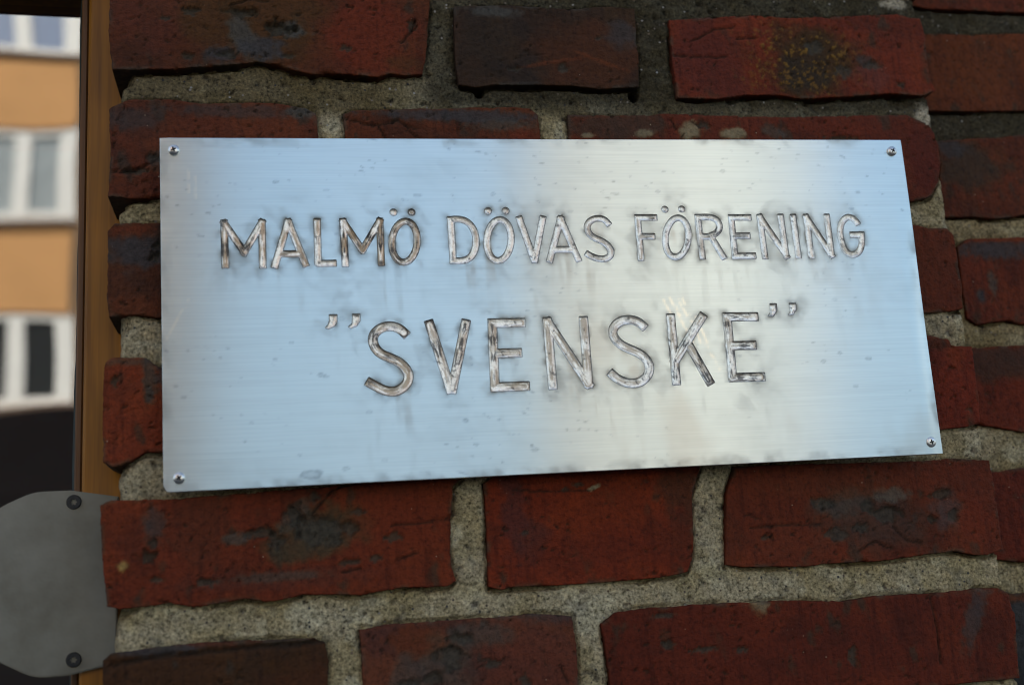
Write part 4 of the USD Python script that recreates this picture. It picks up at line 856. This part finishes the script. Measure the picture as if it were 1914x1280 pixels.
# dirt map on a half-millimetre raster
RS = 0.5
gu, gv = np.meshgrid(np.arange(0, PW + 1 + RS, RS), np.arange(-PH - 1.5, RS, RS), indexing='ij')
ins = shapely.contains_xy(allmarks, gu, gv)
dist = ndimage.distance_transform_edt(~ins) * RS
halo_noise = noise2(gu, gv, 9, 61, 4)
fine = noise2(gu, gv, 2.4, 62, 3)
dirt = 0.95 * np.exp(-dist / 1.6) * sstep(0.38, 0.62, halo_noise + 0.25 * (fine - 0.5))
dirt = np.maximum(dirt, 0.55 * np.exp(-dist / 6.0) * sstep(0.50, 0.68, noise2(gu, gv, 14, 63, 4)))
below = np.zeros_like(dist)                       # runs of grime washed down below the letters
run = np.zeros(gu.shape[0])
for k in range(gu.shape[1] - 1, -1, -1):
    run = np.where(ins[:, k], 1.0, run * 0.975)
    below[:, k] = run
drip = below * sstep(0.50, 0.70, noise2(gu * 2.2, gv * 0.25, 9, 64, 3)) * (0.4 + 0.6 * sstep(0.4, 0.6, halo_noise))
dirt = np.maximum(dirt, 0.30 * drip)
rust = 0.35 * drip * sstep(0.45, 0.62, noise2(gu, gv, 30, 65, 3))
for k, (cu, cv) in enumerate(SMUDGES):
    m = blob(gu, gv, cu, cv, 7, 6, 200 + k, 0.9)
    dirt = np.maximum(dirt, 0.18 * m * sstep(0.35, 0.62, noise2(gu, gv, 5, 260 + k, 4)))
spots = np.zeros_like(dirt)
for k, (cu, cv) in enumerate(SPECKS):
    r = 0.55 + 0.75 * ((k * 37) % 10) / 10
    if (cu, cv) == BRUISE:
        r = 3.2
    d = np.hypot((gu - cu) / (1.5 * r), (gv - cv) / (0.75 * r)) + 1.3 * (fine - 0.5)
    ringy = sstep(1.2, 0.8, d) * (0.45 + 0.55 * sstep(0.3, 0.9, d))
    spots = np.maximum(spots, (0.30 + 0.35 * ((k * 53) % 7) / 7) * ringy)
sp = noise2(gu * 0.8, gv * 1.6, 2.6, 71, 2)
spots = np.maximum(spots, 0.45 * sstep(0.76, 0.84, sp) * sstep(0.45, 0.6, noise2(gu, gv, 40, 72, 2)))
edge = np.minimum(np.minimum(gu, PW - gu), np.minimum(-gv, gv + PH))
dirt = np.maximum(dirt, 0.45 * sstep(7, 0, edge) * sstep(0.42, 0.62, noise2(gu, gv, 12, 73, 4)))
dirt = np.maximum(dirt, 0.08 * sstep(0.55, 0.75, noise2(gu * 0.45, gv, 22, 74, 5)))
dirt = 1.05 * dirt * (0.5 + 0.6 * sstep(0.35, 0.65, noise2(gu, gv, 3.2, 76, 4)))
rust = np.maximum(rust, 0.22 * sstep(0.56, 0.72, noise2(gu, gv * 0.5, 34, 75, 4)) * sstep(150, 220, gu))
tintmap = np.stack([np.clip(dirt, 0, 1), np.clip(spots, 0, 1), np.clip(rust, 0, 1)], -1)


scr = np.zeros_like(dirt)
for k, (ua, va, ub, vb) in enumerate(SCRATCHES):
    d = shapely.distance(LineString([(ua, va), (ub, vb)]), shapely.points(gu, gv)) if False else None
    tt = np.clip(((gu - ua) * (ub - ua) + (gv - va) * (vb - va)) / ((ub - ua) ** 2 + (vb - va) ** 2), 0, 1)
    d = np.hypot(gu - ua - tt * (ub - ua), gv - va - tt * (vb - va))
    scr = np.maximum(scr, sstep(0.9, 0.2, d) * sstep(0.40, 0.55, noise2(gu, gv, 2.0, 500 + k, 3)) * (0.9 if k < 9 else 0.5))


def plate_scratch(u, v):
    s = ndimage.map_coordinates(scr, [np.clip(u / RS, 0, gu.shape[0] - 1), np.clip((v + PH + 1.5) / RS, 0, gu.shape[1] - 1)], order=1)
    return np.stack([s, s, s], -1)


def plate_tint(u, v):
    i = np.clip(u / RS, 0, gu.shape[0] - 1)
    j = np.clip((v + PH + 1.5) / RS, 0, gu.shape[1] - 1)
    return np.stack([ndimage.map_coordinates(tintmap[..., k], [i, j], order=1) for k in range(3)], -1)


# plate face: one-millimetre cells, cut out where the letters are engraved
outline = Polygon([(0, 0), (PW, 0), (PW + 0.6, -PH - 1.1), (3.0, -PH + 0.5), (1.6, -PH + 0.7), (0.2, -PH + 3.6)])
face = outline.buffer(-0.4, join_style='mitre')
x0, y0, x1, y1 = face.bounds
cell = 0.8
cells = []
tree = shapely.STRtree(list(allmarks.geoms))
hit = shapely.prepare(allmarks)
shapely.prepare(face)
us, vs = np.arange(x0, x1 + cell, cell), np.arange(y0, y1 + cell, cell)
CU, CV = np.meshgrid(us[:-1], vs[:-1], indexing='ij')
bxs = shapely.box(CU, CV, CU + cell, CV + cell).ravel()
inside = shapely.contains_properly(face, bxs)
meets = shapely.intersects(allmarks, bxs)
keep_full = inside & ~meets
cut_cells = bxs[(~inside & shapely.intersects(face, bxs)) | (inside & meets)]
vid = np.arange(len(us) * len(vs)).reshape(len(us), len(vs))
Q = np.stack([vid[:-1, :-1], vid[1:, :-1], vid[1:, 1:], vid[:-1, 1:]], -1).reshape(-1, 4)[keep_full]
GU, GV = np.meshgrid(us, vs, indexing='ij')
pu, pv = [GU.ravel()], [GV.ravel()]
tris = [Q[:, [0, 1, 2]], Q[:, [0, 2, 3]]]
count = GU.size
rest = shapely.difference(shapely.intersection(cut_cells, face), allmarks)
for g in rest:
    for poly in getattr(g, 'geoms', [g]):
        if poly.geom_type != 'Polygon' or poly.area < 1e-5:
            continue
        vv, ff = trimesh.creation.triangulate_polygon(poly, engine='earcut')
        pu.append(vv[:, 0]); pv.append(vv[:, 1])
        a2 = (vv[ff[:, 1], 0] - vv[ff[:, 0], 0]) * (vv[ff[:, 2], 1] - vv[ff[:, 0], 1]) - (vv[ff[:, 1], 1] - vv[ff[:, 0], 1]) * (vv[ff[:, 2], 0] - vv[ff[:, 0], 0])
        ff = np.where(a2[:, None] < 0, ff[:, ::-1], ff)
        tris.append(ff + count)
        count += len(vv)
pu, pv = np.concatenate(pu), np.concatenate(pv)
tr = np.vstack(tris)
used = np.unique(tr)
remap = np.full(count, -1)
remap[used] = np.arange(len(used))
pu, pv, tr = pu[used], pv[used], remap[tr]
eps = 0.05
grad_u, grad_v = (bow(pu + eps, pv) - bow(pu - eps, pv)) / (2 * eps), (bow(pu, pv + eps) - bow(pu, pv - eps)) / (2 * eps)
nrm = N - grad_u[:, None] * U - grad_v[:, None] * Vv
nrm /= np.linalg.norm(nrm, axis=1, keepdims=True)
pf = UsdGeom.Mesh.Define(stage, numbered(sign.GetPath().pathString, 'plate'))
pts3 = place(pu, pv, bow(pu, pv))
# edge: bevel, thickness and back
ol = np.array(face.exterior.coords)[:-1]
fo = np.vstack([np.stack([np.linspace(a[0], b[0], max(2, int(np.hypot(*(b - a)) / 4)), endpoint=False), np.linspace(a[1], b[1], max(2, int(np.hypot(*(b - a)) / 4)), endpoint=False)], 1) for a, b in zip(ol, np.roll(ol, -1, 0))])
cen = np.array([PW / 2, -PH / 2])
outw = np.array([np.array(outline.exterior.interpolate(outline.exterior.project(Point(*p))).coords[0]) for p in fo])
rings = [(fo, 0.0), (fo + (outw - fo) * 0.7, -0.13), (outw, -0.45), (outw, -PT)]
base_n = len(pts3)
P3, NN, TT, FF = [pts3], [nrm], [plate_tint(pu, pv)], [tr]
SS = plate_scratch(pu, pv)
m = len(fo)
prev = None
dirs = np.stack([outw - fo], 0)[0]
dirs /= np.maximum(np.linalg.norm(dirs, axis=1, keepdims=True), 1e-9)
off = base_n
ccw = outline.exterior.is_ccw
for k, (rg, w) in enumerate(rings):
    P3.append(place(rg[:, 0], rg[:, 1], bow(rg[:, 0], rg[:, 1]) + w))
    t = (0.0, 0.55, 1.0, 1.0)[k]
    nn = (1 - t) * N + t * (dirs[:, :1] * U + dirs[:, 1:] * Vv)
    NN.append(nn / np.linalg.norm(nn, axis=1, keepdims=True))
    TT.append(plate_tint(rg[:, 0], rg[:, 1]) + (0.0 if k < 2 else 0.15))
    if k:
        i = np.arange(m); j = (i + 1) % m
        a, b, c2, d2 = off - m + i, off - m + j, off + j, off + i
        f1, f2 = np.stack([a, d2, c2], 1), np.stack([a, c2, b], 1)
        FF += [f1, f2] if ccw else [f1[:, ::-1], f2[:, ::-1]]
    off += m
bk = np.array([off, off + 1, off + 2, off + 3])
cr = np.array([(0, -0.0), (PW, 0), (PW, -PH), (3, -PH + 1.2)])
P3.append(place(cr[:, 0], cr[:, 1], bow(cr[:, 0], cr[:, 1]) - PT)); NN.append(np.repeat(-N[None], 4, 0)); TT.append(np.zeros((4, 3)))
FF.append(np.array([[off, off + 1, off + 2], [off, off + 2, off + 3]]))
P3, NN, TT, FF = np.vstack(P3), np.vstack(NN), np.vstack(TT), np.vstack(FF)
pf.CreatePointsAttr(Vt.Vec3fArray.FromNumpy(P3.astype(np.float32)))
pf.CreateFaceVertexCountsAttr(Vt.IntArray.FromNumpy(np.full(len(FF), 3, np.int32)))
pf.CreateFaceVertexIndicesAttr(Vt.IntArray.FromNumpy(FF.astype(np.int32).ravel()))
pf.CreateSubdivisionSchemeAttr('none')
pf.CreateNormalsAttr(Vt.Vec3fArray.FromNumpy(NN.astype(np.float32)))
pf.SetNormalsInterpolation('vertex')
UsdGeom.PrimvarsAPI(pf).CreatePrimvar('tint', Sdf.ValueTypeNames.Color3fArray, 'vertex').Set(Vt.Vec3fArray.FromNumpy(np.ascontiguousarray(np.clip(TT, 0, 1), np.float32)))
SS = np.vstack([SS, np.zeros((len(P3) - len(SS), 3))])
UsdGeom.PrimvarsAPI(pf).CreatePrimvar('scratch', Sdf.ValueTypeNames.Color3fArray, 'vertex').Set(Vt.Vec3fArray.FromNumpy(np.ascontiguousarray(np.clip(SS, 0, 1), np.float32)))
UsdShade.MaterialBindingAPI.Apply(pf.GetPrim()).Bind(LOOK['brushed_plate'])

# letters: grooves with a dished, scraped floor
TONE = [.8, .7, .7, .95, .7, .35, .4, .35, .25, .4, .5, .2, .35, .2, .4, .4, .35, .35, .1, .15, .75, .55, .6, .6, .5, .6, .6, .5, .05]
for k, (ch, w, shape, strokes) in enumerate(letters):
    tone = TONE[k]
    V3, F3, T3, cnt = [], [], [], 0
    for poly in getattr(shape, 'geoms', [shape]):
        ring_pts = []
        for rg in [poly.exterior, *poly.interiors]:
            n = max(10, int(rg.length / 0.45))
            ring_pts += [rg.interpolate(t / n, normalized=True).coords[0] for t in range(n)]
        b = poly.bounds
        hx, hy = np.meshgrid(np.arange(b[0], b[2], 0.42), np.arange(b[1], b[3], 0.42), indexing='ij')
        hx = hx + (np.arange(hx.shape[1]) % 2)[None] * 0.21
        inn = poly.buffer(-0.16)
        ok = shapely.contains_xy(inn, hx.ravel(), hy.ravel())
        rim = []
        rp = poly.buffer(-0.13)
        for g in getattr(rp, 'geoms', [rp]):
            for rg in [g.exterior, *g.interiors]:
                n = max(8, int(rg.length / 0.5))
                rim += [rg.interpolate(t / n, normalized=True).coords[0] for t in range(n)]
        P2 = np.array(ring_pts + rim + list(zip(hx.ravel()[ok], hy.ravel()[ok])))
        tri = Delaunay(P2).simplices
        ctr = P2[tri].mean(1)
        ar = np.abs(np.cross(P2[tri[:, 1]] - P2[tri[:, 0]], P2[tri[:, 2]] - P2[tri[:, 0]]))
        tri = tri[shapely.contains_xy(poly.buffer(0.002), ctr[:, 0], ctr[:, 1]) & (ar > 1e-7)]
        a2 = np.cross(P2[tri[:, 1]] - P2[tri[:, 0]], P2[tri[:, 2]] - P2[tri[:, 0]])
        tri = np.where(a2[:, None] < 0, tri[:, ::-1], tri)
        pp = shapely.points(P2)
        e = shapely.distance(shapely.MultiLineString([poly.exterior, *poly.interiors]), pp)
        e[:len(ring_pts)] = 0
        sd = np.stack([shapely.distance(s, pp) for s in strokes], 1)
        near = sd.argmin(1)
        along = np.array([shapely.line_locate_point(strokes[a], q) for a, q in zip(near, pp)])
        cross = sd.min(1)
        sn = noise2(along * 0.55 + 40 * near, cross * 3.2 + 7 * k, 2.2, 300 + k, 4)
        sn2 = noise2(along * 0.30 + 40 * near, cross * 2.0 + 90, 2.0, 340 + k, 3)
        spot = noise2(P2[:, 0], P2[:, 1], 1.7, 360 + k, 3)
        dep = 0.75 * sstep(0.0, 0.42, e) + 0.22 * sstep(0.3, w / 2, e) + 0.16 * (sn - 0.5) + 0.1 * (spot - 0.5)
        dep *= sstep(-0.01, 0.1, e)
        grime = 0.92 * sstep(0.40, 0.10, e) * sstep(0.30, 0.58, noise2(P2[:, 0], P2[:, 1], 7, 380, 2) + 0.10 + 0.2 * tone)
        heavy = sstep(0.40, 0.62, noise2(P2[:, 0], P2[:, 1], 26, 381, 3))
        grime = np.maximum(grime, (0.35 + 0.35 * heavy + 0.3 * tone) * sstep(0.60 - 0.08 * tone, 0.70, sn + 0.08 * (heavy - 0.5)))
        grime = np.maximum(grime, 0.7 * sstep(0.68, 0.76, spot))
        tan = (0.25 + 0.75 * tone) * sstep(0.60 - 0.28 * tone, 0.72 - 0.2 * tone, sn2)
        V3.append(place(P2[:, 0], P2[:, 1], bow(P2[:, 0], P2[:, 1]) - dep))
        T3.append(np.stack([grime, tan, 0 * tan], 1))
        F3.append(tri + cnt)
        cnt += len(P2)
    put('letter', (np.vstack(V3), np.vstack(F3)), 'engraved_metal', sign, smooth=True, tint=np.clip(np.vstack(T3), 0, 1))

# four screws
for k, (su, sv, rot) in enumerate(((6.8, -6.7, 20), (395.2, -7.0, 60), (395.4, -170.5, 10), (7.5, -169.0, 35))):
    hd = recessed_head(2.75, 1.9 if k != 2 else 1.2, True, 1.35, 0.9, 'cross')
    hd.apply_transform(trimesh.transformations.rotation_matrix(math.radians(rot), [0, 0, 1]))
    P = place(su + hd.vertices[:, 0], sv + hd.vertices[:, 1], bow(su, sv) + hd.vertices[:, 2] - 0.05)
    sc = put('screw', (P, hd.faces), 'screw_steel', sign, smooth=35)
    hh = 1.9 if k != 2 else 1.2
    gr = cat(trimesh.creation.box([2.5, 0.95, 0.3]), trimesh.creation.box([0.95, 2.5, 0.31]), trimesh.creation.box([1.5, 1.5, 0.32]))  # black filler in the head's cross, its colour standing in for the shade inside
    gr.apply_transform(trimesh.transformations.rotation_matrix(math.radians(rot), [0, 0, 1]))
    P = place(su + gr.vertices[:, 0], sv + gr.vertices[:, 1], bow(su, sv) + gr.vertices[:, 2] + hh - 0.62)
    put('recess_shade', (P, gr.faces), 'screw_black', sc)
